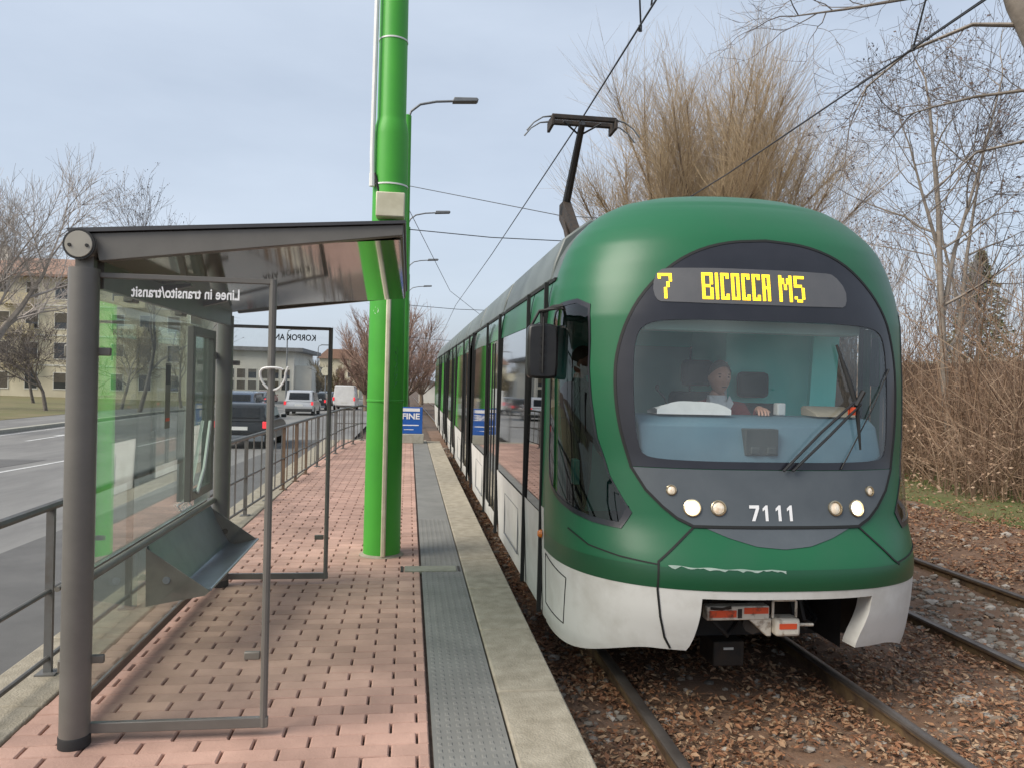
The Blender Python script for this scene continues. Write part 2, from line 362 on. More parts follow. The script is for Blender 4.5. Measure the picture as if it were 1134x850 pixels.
# direction arrow painted on the far lane
m = MB(); yb = 29.5
m.add([(-10.6, yb-1.9, .0), (-10.45, yb-1.9, 0), (-10.45, yb+.7, 0), (-10.6, yb+.7, 0)], [(0, 1, 2, 3)])
m.add([(-10.85, yb+.7, 0), (-10.2, yb+.7, 0), (-10.52, yb+2.1, 0)], [(0, 1, 2)])
m.v = [(x-2.1, y, RZ(y)+.008) for x, y, z in m.v]; tag(m.build('road_arrow', 'road_paint'), kind='structure')
m = MB(); m.grid([[(-15.3, y, RZ(y)-.1), (-15.3, y, RZ(y)+.14), (-15.0, y, RZ(y)+.14), (-15.0, y, RZ(y)-.1)] for y in lin(-60, 200, 80)]); tag(m.build('kerb_far', 'concrete_light'), kind='structure')
sheet('pavement', [-18.2, -15.3], lin(-60, 200, 80), lambda x, y: RZ(y)+.13, 'asphalt')
sheet('lawn', lin(-60, -18.2, 8), lin(-60, 200, 80), lambda x, y: RZ(y)+.14+.012*(-18.2-x), 'lawn')

# ---- platform
PZ = .33; PY0, PY1 = -2.0, 20.2
m = MB(); m.box(-2.115, .832, PY0, PY1, -1.0, PZ-.03); tag(m.build('platform', 'paver_bed'), kind='structure')
m = MB()
y = PY0
while y < PY1-.01:       # kerb stones on both edges
    L_ = 1.0; y2 = min(y+L_, PY1)
    m.box(.50, .835, y+.004, y2-.004, -.32, PZ+.006); m.box(-2.13, -1.73, y+.004, y2-.004, -.32, PZ+.004); y = y2
m.box(-1.73, .50, PY1, PY1+.3, -.3, PZ+.005)
tag(m.build('platform_edge', 'concrete', bevel=.012), kind='structure')
# pavers, laid in running bond with open end joints
m = MB(); rr = random.Random(5); bw, bh = .240, .108
row = 0; y = 1.2
while y < PY1-.05:
    off = (row % 2)*bw/2; x = -1.725-off
    while x < .135:
        xa = max(x+.005, -1.722); xb = min(x+bw-.005, .128)
        if xb-xa > .03:
            dz = rr.uniform(-.002, .002); t1, t2 = rr.uniform(-.0012, .0012), rr.uniform(-.0012, .0012); c = .006
            ya, yb = y+.0022, y+bh-.0022; zt = PZ+dz
            m.add([(xa, ya, PZ-.03), (xb, ya, PZ-.03), (xb, yb, PZ-.03), (xa, yb, PZ-.03),
                   (xa, ya, zt-c), (xb, ya, zt-c), (xb, yb, zt-c), (xa, yb, zt-c),
                   (xa+c, ya+c*.5, zt+t1), (xb-c, ya+c*.5, zt+t2), (xb-c, yb-c*.5, zt-t1), (xa+c, yb-c*.5, zt-t2)],
                  [(0, 1, 5, 4), (1, 2, 6, 5), (2, 3, 7, 6), (3, 0, 4, 7), (4, 5, 9, 8), (5, 6, 10, 9), (6, 7, 11, 10), (7, 4, 8, 11), (8, 9, 10, 11)])
        x += bw
    y += bh; row += 1
tag(m.build('platform_paving', 'paver', smooth=False), kind='structure')
nt_p = MATS['paver'].node_tree; bsdf = nt_p.nodes['Principled BSDF']; src = bsdf.inputs['Base Color'].links[0].from_socket      # trodden dirt in broad stains
nn = nt_p.nodes.new('ShaderNodeTexNoise'); nn.inputs['Scale'].default_value = .9; nn.inputs['Detail'].default_value = 7; nn.inputs['Roughness'].default_value = .65
tcn = nt_p.nodes.new('ShaderNodeTexCoord'); nt_p.links.new(tcn.outputs['Object'], nn.inputs['Vector'])
mrn = nt_p.nodes.new('ShaderNodeMapRange'); mrn.inputs[1].default_value = .38; mrn.inputs[2].default_value = .66; mrn.inputs[3].default_value = .80; mrn.inputs[4].default_value = 1.10; nt_p.links.new(nn.outputs['Fac'], mrn.inputs[0])
mxn = nt_p.nodes.new('ShaderNodeMix'); mxn.data_type = 'RGBA'; mxn.blend_type = 'MULTIPLY'; mxn.inputs[0].default_value = 1; nt_p.links.new(src, mxn.inputs[6]); nt_p.links.new(mrn.outputs[0], mxn.inputs[7]); nt_p.links.new(mxn.outputs[2], bsdf.inputs['Base Color'])
# ribbed tactile strip with studs
m = MB(); m.box(.145, .488, PY0, PY1, PZ-.03, PZ+.002)
y = 2.2
while y < 9:
    for k in range(7):
        cx = .175+k*.047
        m.add([(cx-.011, y-.016, PZ+.002), (cx+.011, y-.016, PZ+.002), (cx+.011, y+.016, PZ+.002), (cx-.011, y+.016, PZ+.002), (cx-.006, y-.01, PZ+.006), (cx+.006, y-.01, PZ+.006), (cx+.006, y+.01, PZ+.006), (cx-.006, y+.01, PZ+.006)],
              [(0, 1, 5, 4), (1, 2, 6, 5), (2, 3, 7, 6), (3, 0, 4, 7), (4, 5, 6, 7)])
    y += .062
tag(m.build('tactile_paving', 'tactile', smooth=False), kind='structure')
t = thing('drain_cover', 'narrow pale metal drain cover set across the grey tactile strip', 'drain cover', (.2, 6.62, PZ))
m = MB(); m.box(.0, .44, 6.54, 6.72, PZ-.02, PZ+.010); m.build('lid', 'hatch', t, bevel=.003)
for q in ((-.035, -.012), (.452, .472)): m = MB(); m.box(q[0], q[1], 6.54, 6.72, PZ-.02, PZ+.008); m.build('frame', 'dark_iron', t)

# ---- rails
def rail(xc, label, y0=-2):
    ys = [y0]+lin(2, 40, 40)+[60, 90, 130, 200, 300]
    prof = [(-.033, 0), (-.033, -.018), (-.03, -.032), (-.009, -.045), (-.009, -.13), (.009, -.13), (.009, -.045), (.03, -.032), (.033, -.018), (.033, 0)]
    t = thing('tram_rail', label, 'rail', (xc, 4, -.13), 'rails of the two tram tracks')
    m = MB(); m.grid([[(xc+a*1.05, y, G(y)+b-.001) for a, b in prof[1:-1]] for y in ys]); m.build('rail_web', 'rail_rust', t)
    m = MB(); m.grid([[(xc-.0347, y, G(y)-.019), (xc-.0345, y, G(y)-.004), (xc-.028, y, G(y)), (xc+.028, y, G(y)), (xc+.0345, y, G(y)-.004), (xc+.0347, y, G(y)-.019)] for y in ys]); m.build('rail_head', 'rail_steel', t)
rail(1.46, 'rusty steel rail along the platform side of the green tram')
rail(2.98, 'rusty steel rail running out from under the right side of the tram')
rail(4.47, 'nearer rail of the empty track beside the tram')
rail(5.95, 'far rail of the empty track, beside the leafy bank')

# ---- loose stones and fallen leaves
m = MB(); rr = random.Random(8)
def clear_of_tram(x, y): return True
def add_stone(x, y, s, lift=.25):
    m.blob((x, y, bed_z(x, y)+s*lift), s*rr.uniform(.8, 1.4), s*rr.uniform(.7, 1.2), s*rr.uniform(.5, .8), rr, .22)
def near_rail(x): return min(abs(x-c) for c in (1.46, 2.98, 4.47, 5.95)) < .05
n = 0
while n < 6000:
    u = rr.random(); y = 3.0+19*u*u; x = rr.choice([rr.uniform(4.5, 5.95), rr.uniform(.86, 7.6), rr.uniform(.86, 4.4), rr.uniform(3.05, 6.4)])
    if near_rail(x): continue
    add_stone(x, y, rr.choice([.010, .012, .016, .02, .024, .03]) if x < 4.4 else rr.choice([.016, .022, .028, .036, .045])); n += 1
for k in range(420):    # the shaded gap under the platform edge
    add_stone(rr.uniform(.86, 1.4), rr.uniform(4, 24), rr.choice([.02, .03, .04]))
for k in range(60): add_stone(rr.uniform(3.2, 8.5), rr.uniform(3.4, 14), rr.uniform(.05, .075), .15)
o = m.build('ballast_stones', 'stones', smooth=False); tag(o, 'scattered pale ballast stones along the tram tracks', 'stones', kind='stuff')
m = MB(); rr = random.Random(9)
n = 0
while n < 120000:
    u = rr.random(); y = 3.0+17*u**1.7
    x = rr.choice([rr.uniform(.86, 1.42), rr.uniform(1.5, 2.95), rr.uniform(1.5, 2.95), rr.uniform(3.0, 4.45), rr.uniform(3.0, 4.45), rr.uniform(4.4, 6.2), rr.uniform(6, 8.6), rr.uniform(6.0, 10.5), rr.uniform(6.2, 9.0)])
    if near_rail(x) and rr.random() < .93: continue
    if math.sin(x*6.1+y*2.3)+math.sin(x*2.7-y*5.2)+math.sin(x*11+y*9)*.6 < rr.uniform(-2.6, .5): continue
    if 4.5 < x < 5.9 and rr.random() < .6: continue
    s = rr.choice([.006, .008, .011, .014, .019, .026])*rr.uniform(.8, 1.15)*(1.3 if x > 6 else 1); a = rr.uniform(0, 6.28); z = (bed_z(x, y) if x < 8.55 else base_z(x, y)+.08)+rr.uniform(.004, .05)
    d = Vector((math.cos(a), math.sin(a), rr.uniform(-.5, .5))).normalized(); q = Vector((-d.y, d.x, rr.uniform(-.6, .6))).normalized(); nn = d.cross(q)
    c = Vector((x, y, z)); cl = rr.uniform(-.3, .5)*s
    p = [c-d*s, c-d*s*.2+q*s*.55+nn*cl, c+d*s*.6+q*s*.35+nn*cl*.8, c+d*s*1.15, c+d*s*.6-q*s*.35+nn*cl*.8, c-d*s*.2-q*s*.55+nn*cl]
    m.add(p, [(0, 1, 2, 3), (0, 3, 4, 5)]); n += 1
o = m.build('fallen_leaves', 'leaves', smooth=False); tag(o, 'brown fallen leaves lying over the tram tracks', 'leaves', kind='stuff')
m = MB(); rr = random.Random(10)
for k in range(16000):
    y = 5+26*rr.random()**1.5; x = rr.uniform(8.2, 11.5)
    if math.sin(x*1.7+y*.6)+math.sin(y*1.1-x)+rr.uniform(-1, 1) < -.4: continue
    h = rr.uniform(.03, .12); a = rr.uniform(0, 6.28); z = base_z(x, y)+.05; b = .006
    m.add([(x-b*math.cos(a), y-b*math.sin(a), z), (x+b*math.cos(a), y+b*math.sin(a), z), (x+rr.uniform(-.05, .05), y+rr.uniform(-.05, .05), z+h)], [(0, 1, 2)])
tag(m.build('verge_grass', 'grass_blades', smooth=False), 'tufts of short green grass on the bank beside the far track', 'grass', kind='stuff')

# ================================================================== TRAM
XC = 2.24; NSE = 2.7; YB = 5.45; TEND = 29.3
def interp(t, pts):
    if t <= pts[0][0]: return pts[0][1]
    for (a, b), (c, d) in zip(pts, pts[1:]):
        if t <= c:
            return b+(d-b)*(t-a)/(c-a)
    return pts[-1][1]
def smooth_tab(pts, h=.05):
    def fn(t): return sum(interp(t+k*h, pts)*wt for k, wt in ((-1, .2), (-.5, .2), (0, .2), (.5, .2), (1, .2)))
    return fn
YN_ = [(.2, 4.42), (.4, 4.32), (.6, 4.26), (.85, 4.24), (.92, 4.26), (1.12, 4.38), (1.5, 4.47), (2.0, 4.52), (2.5, 4.57), (2.8, 4.63), (2.95, 4.69), (3.1, 4.81), (3.2, 4.94), (3.28, 5.12), (3.32, 5.4)]
AW_ = [(.2, 1.21), (.35, 1.235), (1.0, 1.255), (2.0, 1.255), (2.4, 1.245), (2.6, 1.225), (2.75, 1.19), (2.89, 1.14), (3.0, 1.075), (3.1, .985), (3.17, .895), (3.24, .755), (3.28, .60), (3.31, .40), (3.32, .10)]
yn = smooth_tab(YN_, .05)
def aw(z): return interp(z, AW_)
def ns(z): return interp(z, [(2.4, 2.7), (2.9, 2.35), (3.1, 2.1)])
def fy(x, z):
    a = aw(z); q = min(1, abs(x-XC)/a); n0 = yn(z) if z < 3.2 else interp(z, YN_)
    e = ns(z); return n0+(YB-n0)*(1-(1-q**e)**(1/e))
def gx(y, z, side):
    n0 = yn(z); q = min(1, max(0, (y-n0)/(YB-n0))); e = ns(z); return XC+side*aw(z)*(1-(1-q)**e)**(1/e)
def front(dx, z, off=0.0):
    """point on the front of the tram, off metres proud of the skin"""
    x = XC+dx; e = .004
    p = Vector((x, fy(x, z), z))
    if off:
        gx_ = (fy(x+e, z)-fy(x-e, z))/(2*e); gz = (fy(x, z+e)-fy(x, z-e))/(2*e)
        p += Vector((gx_, -1, gz)).normalized()*off
    return p
def cheek(y, z, side, off=0.0):
    p = Vector((gx(y, z, side), y, z)); e = .004
    if off:
        dy = (gx(y+e, z, side)-gx(y-e, z, side))/(2*e); dz = (gx(y, z+e, side)-gx(y, z-e, side))/(2*e)
        p += Vector((1, -dy, -dz)).normalized()*off*side
    return p
def dense(poly, step=.02, closed=True):
    o = []; n = len(poly)
    for i in range(n if closed else n-1):
        a, b = Vector(poly[i]), Vector(poly[(i+1) % n]); k = max(1, int((b-a).length/step))
        o += [tuple(a+(b-a)*j/k) for j in range(k)]
    if not closed: o.append(tuple(poly[-1]))
    return o
def chaikin(poly, it=2, closed=True):
    for _ in range(it):
        q = []; n = len(poly)
        for i in range(n if closed else n-1):
            a, b = poly[i], poly[(i+1) % n]; q += [(a[0]*.75+b[0]*.25, a[1]*.75+b[1]*.25), (a[0]*.25+b[0]*.75, a[1]*.25+b[1]*.75)]
        if not closed: q = [poly[0]]+q+[poly[-1]]
        poly = q
    return poly
def inside(p, poly):
    x, y = p; c = False; n = len(poly)
    for i in range(n):
        x1, y1 = poly[i]; x2, y2 = poly[(i+1) % n]
        if (y1 > y) != (y2 > y) and x < (x2-x1)*(y-y1)/(y2-y1)+x1: c = not c
    return c
def scale_poly(poly, c, s): return [(c[0]+(p[0]-c[0])*s, c[1]+(p[1]-c[1])*s) for p in poly]
def ray_r(c, ang, poly):
    d = (math.cos(ang), math.sin(ang)); best = 0
    for i in range(len(poly)):
        x1, y1 = poly[i][0]-c[0], poly[i][1]-c[1]; x2, y2 = poly[(i+1) % len(poly)][0]-c[0], poly[(i+1) % len(poly)][1]-c[1]
        den = d[0]*(y2-y1)-d[1]*(x2-x1)
        if abs(den) < 1e-12: continue
        t = (x1*(y2-y1)-y1*(x2-x1))/den; s = (x1*d[1]-y1*d[0])/den
        if t > 0 and -1e-9 <= s <= 1+1e-9: best = max(best, t)
    return best
def ring_patch(outer, inner, c, fn, nr=5, off=.005, lip=0.0):
    pts = dense(outer, .025); rows = [[] for _ in range(nr+1)]
    for p in pts:
        ang = math.atan2(p[1]-c[1], p[0]-c[0]); ro = math.hypot(p[0]-c[0], p[1]-c[1]); ri = ray_r(c, ang, inner) if inner else 0.0004
        for k in range(nr+1):
            r = ri+(ro-ri)*k/nr; o2 = off if k < nr else off
            rows[k].append(fn(c[0]+r*math.cos(ang), c[1]+r*math.sin(ang), o2))
    m = MB(); 
    # returns turn the edges in towards the skin so the patch has thickness
    if inner: rows = [[fn(c[0]+ray_r(c, math.atan2(p[1]-c[1], p[0]-c[0]), inner)*(p[0]-c[0])/math.hypot(p[0]-c[0], p[1]-c[1]), c[1]+ray_r(c, math.atan2(p[1]-c[1], p[0]-c[0]), inner)*(p[1]-c[1])/math.hypot(p[0]-c[0], p[1]-c[1]), -.02) for p in pts]]+rows
    rows = rows+[[fn(p[0], p[1], -.004) for p in pts]]
    m.grid(rows, close=True); return m
def ribbon(path, fn, wd_, off, step=.02, depth=.004):
    P = dense(path, step, closed=False); m = MB(); rows = []
    for i, p in enumerate(P):
        a, b = P[max(0, i-1)], P[min(len(P)-1, i+1)]; d = Vector((b[0]-a[0], b[1]-a[1])).normalized(); n = Vector((-d.y, d.x))*wd_/2
        rows.append([fn(p[0]+n.x, p[1]+n.y, off-depth), fn(p[0]+n.x, p[1]+n.y, off), fn(p[0]-n.x, p[1]-n.y, off), fn(p[0]-n.x, p[1]-n.y, off-depth)])
    m.grid(rows); return m

tram = thing('tram', 'green and white tram with lit yellow destination display standing at the platform', 'tram', (XC, 4.24, 0))
HALF = [(0, 2.895), (.28, 2.875), (.53, 2.785), (.73, 2.62), (.87, 2.42), (.945, 2.17), (.955, 1.95), (.93, 1.70), (.865, 1.46)]
LOWH = [(.79, 1.325), (.70, 1.23), (.62, 1.165), (.53, 1.122)]
hs = chaikin(HALF, 2, closed=False)
oval_up = hs+[(-a, b) for a, b in hs[::-1][:-1]]                              # dark windscreen surround, cut flat at z = 1.46
lowp = [(.865, 1.455)]+LOWH
oval_all = hs[:-1]+lowp+[(-a, b) for a, b in lowp[::-1]]+[(-a, b) for a, b in hs[:-1][::-1][:-1]]
GL = chaikin([(.0, 2.375), (.60, 2.375), (.79, 2.35), (.845, 2.25), (.855, 2.0), (.845, 1.75), (.82, 1.56), (.77, 1.515), (.5, 1.505), (0, 1.505)], 2, closed=False)
glass_o = GL+[(-a, b) for a, b in GL[::-1][1:-1]]
CW_ = chaikin([(5.27, 2.50), (4.90, 2.525), (4.86, 2.33), (4.84, 1.98), (4.74, 1.50), (4.50, 1.075), (4.78, 1.10), (5.18, 1.205), (5.30, 1.32), (5.31, 1.8), (5.31, 2.40)], 1)
cw_mid = (5.06, 1.85)
# ---- green front shell
ths = [math.pi*k/150 for k in range(151)]
def shell_pt(th, z):
    a = aw(z); n0 = yn(z) if z < 3.2 else interp(z, YN_)
    c, s = math.cos(th), math.sin(th)
    e = ns(z); return (XC+a*math.copysign(abs(c)**(2/e), c), n0+(YB-n0)*(1-abs(s)**(2/e)), z)
hole = scale_poly(oval_all, (0, 1.95), .955); chole = scale_poly(CW_, cw_mid, .975)
def keep(q):
    cx = sum(p[0] for p in q)/4-XC; cy = sum(p[1] for p in q)/4; cz = sum(p[2] for p in q)/4
    if 1.47 < cz < 2.44 and cy < 5.0 and inside((cx, cz), hole) and abs(cx) < .89: return False
    if abs(cx) > .8 and inside((cy, cz), chole): return False
    return True
ZW = .775
zs = lin(ZW, 1.15, 22)+lin(1.17, 2.5, 84)+lin(2.515, 3.2, 36)+[3.22, 3.24, 3.26, 3.28, 3.295, 3.305, 3.312, 3.32]
m = MB(); m.grid([[shell_pt(t, z) for t in ths] for z in zs], keep); shell = m.build('front_shell', 'tram_green', tram, angle=60)
# darker lower bumper band
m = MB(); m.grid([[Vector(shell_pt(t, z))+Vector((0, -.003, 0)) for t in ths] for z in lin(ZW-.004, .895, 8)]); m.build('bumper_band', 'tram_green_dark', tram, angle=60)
# ---- white skirt with the coupler mouth
def th_of(dx, z):
    q = min(1, abs(dx)/aw(z))**(NSE/2); return math.acos(math.copysign(q, dx))
DXL = [(.23, -.68), (.30, -.63), (.36, -.585), (.42, -.555), (.48, -.537), (.55, -.525), (.62, -.517), (.72, -.512)]
DXR = [(.23, .56), (.30, .52), (.36, .50), (.42, .497), (.48, .51), (.54, .53), (.62, .552), (.72, .565)]
def zbot(dx): k = min(1, max(0, (1.2-abs(dx))/.6)); return .24+.15*k*k*(3-2*k)
TOPZ = .722; rowsL, rowsR, edL, edR = [], [], [], []
def skirt_rows(side, tab):
    rows = []; edge = []
    for i in range(25):
        t = i/24; row = []
        for k in range(61):
            u = (k/60); dxn = th_of(interp(.5, tab), .5); th = (math.pi if side < 0 else 0)*(1-u)+dxn*u
            zb = zbot(aw(.5)*math.cos(th)); z = zb+(TOPZ-zb)*t; th = (math.pi if side < 0 else 0)*(1-u)+th_of(interp(z, tab), z)*u
            row.append(shell_pt(th, z))
        rows.append(row); edge.append(row[-1])
    return rows, edge
m = MB(); rw, edL = skirt_rows(-1, DXL); m.grid(rw); m.grid([[(p[0]+.006*k, p[1]+.03*k, p[2]) for k in range(5)] for p in edL])
rw, edR = skirt_rows(1, DXR); m.grid(rw); m.grid([[(p[0]-.004*k, p[1]+.04*k, p[2]) for k in range(4)] for p in edR])
m.grid([[shell_pt(t, z) for t in ths] for z in (TOPZ, .75, ZW-.002)])
m.grid([[(XC+dx, fy(XC+dx, TOPZ)+k*.04, TOPZ) for k in range(3)] for dx in lin(-.512, .565, 16)])
m.build('front_skirt', 'tram_white', tram, angle=50)
m = MB()
for dx in (-.50, .555): m.grid([[(XC+dx, 4.62+k*.1, z) for k in range(6)] for z in lin(.3, .715, 6)])
m.grid([[(XC+dx, 4.40+k*.12, .712) for k in range(6)] for dx in lin(-.50, .555, 6)]); m.grid([[(XC+dx, 5.05, z) for z in lin(.25, .715, 4)] for dx in lin(-1.0, 1.0, 4)])
m.build('coupler_recess', 'rubber', tram)
# ---- surround, glass, panel
ring_patch(oval_up, glass_o, (0, 1.95), front, 6, .006).build('windscreen_surround', 'tram_black', tram, angle=60)
m = MB(); cc = (0, 1.95); pts = dense(glass_o, .03); rows = []
for k in range(9):
    rows.append([front(cc[0]+(p[0]-cc[0])*max(.01, k/8*1.02), cc[1]+(p[1]-cc[1])*max(.01, k/8*1.02), .002) for p in pts])
m.grid(rows, close=True); m.build('windscreen', 'windscreen', tram, angle=80)
def wlow(z):
    for (a, b), (c, d) in zip(lowp, lowp[1:]):
        if d <= z <= b: return c+(a-c)*(z-d)/(b-d)
    return lowp[-1][0] if z < lowp[-1][1] else lowp[0][0]
m = MB(); zz = lin(1.122, 1.455, 16); m.grid([[front(wlow(z)*t, z, .006) for t in lin(-1, 1, 40)] for z in zz]); panel = m.build('lamp_panel', 'tram_grey_panel', tram, angle=60)
arc = [(-.455, 1.112), (-.33, 1.062), (-.17, 1.018), (0, 1.003), (.17, 1.018), (.33, 1.062), (.455, 1.112)]
m = MB(); m.grid([[front(x, 1.112-(1.112-interp(x, arc))*t, .004) for x in lin(-.455, .455, 40)] for t in lin(0, 1, 6)]); m.build('nose_patch', 'tram_grey_panel', tram, angle=60)
# seams
edge = oval_all+[oval_all[0]]
ribbon(edge, front, .016, .009, .02, .012).build('surround_seal', 'seam', tram)
seam_l = [(-.66, .40), (-.70, .47), (-.735, .60), (-.757, .76), (-.752, .92), (-.53, 1.118), (0, 1.117), (.53, 1.118), (.752, .92), (.80, .89)]
ribbon(seam_l, front, .011, .006).build('bumper_seam', 'seam', tram)
ribbon([(-1.19, 1.02), (-1.1, .955), (-.95, .925), (-.757, .905)], front, .008, .005).build('cheek_seam', 'seam', tram)
ribbon([(1.19, 1.02), (1.1, .955), (.95, .925), (.78, .90)], front, .008, .005).build('cheek_seam', 'seam', tram)
# chipped paint on the bumper ridge
m = MB(); rr = random.Random(4); xs = lin(-.70, -.02, 40)
up = [.905-.012*k/40+.003*math.sin(k*.6) for k in range(40)]
lo = [u-max(.0015, .005+.018*max(0, math.sin(k*.31+1.2)*math.sin(k*.83))+.004*rr.uniform(-1, 1)) for k, u in enumerate(up)]
m.grid([[front(x, z, .0055) for x, z in zip(xs, up)], [front(x, z, .0055) for x, z in zip(xs, lo)]]); m.build('chipped_paint', 'chipped_primer', tram)
# ---- destination display
dsp = chaikin([(-.72, 2.50), (-.735, 2.58), (-.70, 2.685), (-.6, 2.70), (.38, 2.70), (.45, 2.69), (.53, 2.60), (.525, 2.50), (.48, 2.475), (-.68, 2.475)], 1)
dd = ring_patch(dsp, None, (-.1, 2.59), front, 6, .0105).build('destination_display', 'display', tram, angle=60)
FONT = {'7': ['11111', '10001', '00001', '00010', '00010', '00100', '00100', '00100', '00100'],
 'B': ['1111', '1001', '1001', '1001', '1110', '1001', '1001', '1001', '1111'], 'I': ['1']*9,
 'C': ['111', '101', '100', '100', '100', '100', '100', '101', '111'], 'O': ['111', '101', '101', '101', '101', '101', '101', '101', '111'],
 'A': ['111', '101', '101', '101', '111', '101', '101', '101', '101'], 'M': ['10001', '11011', '11011', '10101', '10101', '10001', '10001', '10001', '10001'],
 '5': ['1111', '1000', '1000', '1110', '0001', '0001', '0001', '1001', '0110'], ' ': ['00']*9}
def led(text, x0, x1, z0, z1, name):
    colsn = []; 
    for ch in text:
        g = FONT[ch]
        for c in range(len(g[0])): colsn.append([g[r][c] for r in range(9)])
        colsn.append(['0']*9)
    colsn.pop(); cw = (x1-x0)/len(colsn); rh = (z1-z0)/9; m = MB()
    for i, c in enumerate(colsn):
        for r in range(9):
            if c[r] == '1':
                a, b = x0+(i-.04)*cw, x0+(i+1.04)*cw; t, u = z1-r*rh, z1-(r+.9)*rh
                q = [front(a, u, .0135), front(b, u, .0135), front(b, t, .0135), front(a, t, .0135)]; k = [front(a, u, .008), front(b, u, .008), front(b, t, .008), front(a, t, .008)]
                m.add(q+k, [(0, 1, 2, 3), (4, 5, 1, 0), (5, 6, 2, 1), (6, 7, 3, 2), (7, 4, 0, 3)])
    m.build(name, 'led', dd, smooth=False)
led('7', -.70, -.62, 2.498, 2.66, 'route_number'); led('BICOCCA', -.44, -.005, 2.498, 2.668, 'destination_lettering'); led('M5', .055, .225, 2.498, 2.668, 'destination_lettering')
# ---- number and lamps
DIG = {'1': [(.30, 0), (.66, 0), (.66, 1), (.42, 1), (.02, .80), (.02, .62), (.30, .74)], '7': [(0, 1), (1, 1), (1, .80), (.52, 0), (.18, 0), (.66, .80), (0, .80)]}
for ch, a, wd2 in (('7', -.187, .062), ('1', -.105, .052), ('1', -.022, .052), ('1', .050, .052)):
    m = MB(); pts = [front(a+u*wd2, 1.158+v*.092, .009) for u, v in DIG[ch]]; m.add(pts, [tuple(range(7))]); m.build('number_lettering', 'lettering', panel, smooth=False)
def lamp(dx, z, r, lit):
    n = front(dx, z, 1)-front(dx, z, 0); c = front(dx, z, .004); q = Vector((0, -1, 0)).rotation_difference(n)
    def ringpts(prof, nseg=20):
        return [[c+q @ Vector((a*math.cos(2*math.pi*j/nseg), -h, a*math.sin(2*math.pi*j/nseg))) for j in range(nseg)] for a, h in prof]
    m = MB(); m.grid(ringpts([(r*1.28, 0), (r*1.26, .010), (r*1.1, .013), (r, .004), (r*.98, -.01)]), close=True); h = m.build('headlight', 'chrome', tram)
    m = MB(); m.grid(ringpts([(r*.99, .001), (r*.8, .007), (r*.45, .011), (.001, .013)]), close=True); m.build('lens', 'lamp_lit' if lit else 'lamp_dim', h)
for s in (-1, 1):
    lamp(s*.53, 1.228, .043, True); lamp(s*.375, 1.231, .038, False); lamp(s*.645, 1.328, .026, False)
# ---- wipers
m = MB()
a1, a2, top = front(.04, 1.45, .03), front(.10, 1.45, .03), front(.55, 1.90, .05)
m.tube([a1, (a1+top)/2+Vector((-.01, -.012, .012)), top], .0085, 6); m.tube([a2, (a2+top)/2+Vector((.012, -.012, -.012)), top+Vector((.02, 0, -.03))], .0085, 6)
m.tube([top+Vector((-.02, -.01, -.04)), top+Vector((.03, -.01, .05))], .016, 6); wp = m.build('wiper', 'black_plastic', tram)
m = MB(); b1, b2 = front(.43, 2.24, .02), front(.585, 1.585, .02); m.tube([b1, front(.50, 2.0, .04), front(.55, 1.85, .04), b2], [.008, .017, .015, .006], 6); m.build('wiper_blade', 'rubber', wp)
m = MB(); m.box(top.x-.06, top.x-.02, top.y-.012, top.y+.008, top.z-.10, top.z-.05); m.build('wiper_pivot', 'coupler_red', wp)
m = MB(); m.tube([front(.87, 2.10, .012), front(.7, 1.85, .016), front(.44, 1.465, .012)], .0045, 5); m.build('washer_hose', 'rubber', tram)
# ---- cab side windows
for s in (-1, 1):
    fn = lambda y, z, o, s=s: cheek(y, z, s, o)
    inner = scale_poly(CW_, cw_mid, .955)
    ring_patch(CW_, inner, cw_mid, fn, 4, .006).build('cab_window_frame', 'tram_black', tram, angle=60)
    m = MB(); rows = []
    for k in range(7): rows.append([fn(cw_mid[0]+(p[0]-cw_mid[0])*max(.01, k/6*1.03), cw_mid[1]+(p[1]-cw_mid[1])*max(.01, k/6*1.03), .002) for p in dense(inner, .04)])
    m.grid(rows, close=True); m.build('cab_window', 'cab_side_glass' if s < 0 else 'cab_clear_glass', tram, angle=80)
# ---- mirror
for s in (-1, 1):
    if s < 0:
        m = MB(); mx0, mz0 = .80, 1.985
        prof = chaikin([(mx0, mz0+.02), (mx0+.03, mz0), (mx0+.19, mz0), (mx0+.215, mz0+.03), (mx0+.215, mz0+.33), (mx0+.19, mz0+.38), (mx0+.02, mz0+.375), (mx0, mz0+.34)], 1)
        m.prism(prof, 'y', 5.20, 5.30); mir = m.build('mirror', 'black_plastic', tram, bevel=.018)
        m = MB(); m.prism(scale_poly(prof, (mx0+.107, mz0+.19), .86), 'y', 5.299, 5.304); m.build('mirror_glass', 'window_glass', mir)
        m = MB()
        for k in range(5): m.box(mx0+.085, mx0+.125, 5.192, 5.2, mz0+.06+k*.055, mz0+.09+k*.055)
        m.tube([(mx0+.105, 5.19, mz0+.04), (mx0+.105, 5.19, mz0+.42)], .008, 6); m.build('mirror_rib', 'rubber', mir)
        m = MB(); m.tube([(mx0+.105, 5.24, mz0+.30), (mx0+.10, 5.24, 2.44), (mx0+.17, 5.2, 2.475), (1.13, 5.1, 2.50), (1.24, 4.95, 2.50)], .016, 8)
        m.tube([(mx0+.02, 5.25, 2.33), (mx0+.08, 5.23, 2.45), (1.02, 5.17, 2.47), (1.18, 5.0, 2.40), (1.25, 4.91, 2.28)], .011, 6); m.build('mirror_arm', 'rubber', tram)
    else:
        m = MB(); m.prism([(3.47, 1.99), (3.66, 1.99), (3.68, 2.3), (3.65, 2.36), (3.48, 2.36)], 'y', 5.35, 5.45); mir = m.build('mirror', 'black_plastic', tram, bevel=.018)
        m = MB(); m.tube([(3.57, 5.40, 2.3), (3.52, 5.38, 2.44), (3.36, 5.3, 2.47)], .014, 6); m.build('mirror_arm', 'rubber', tram)
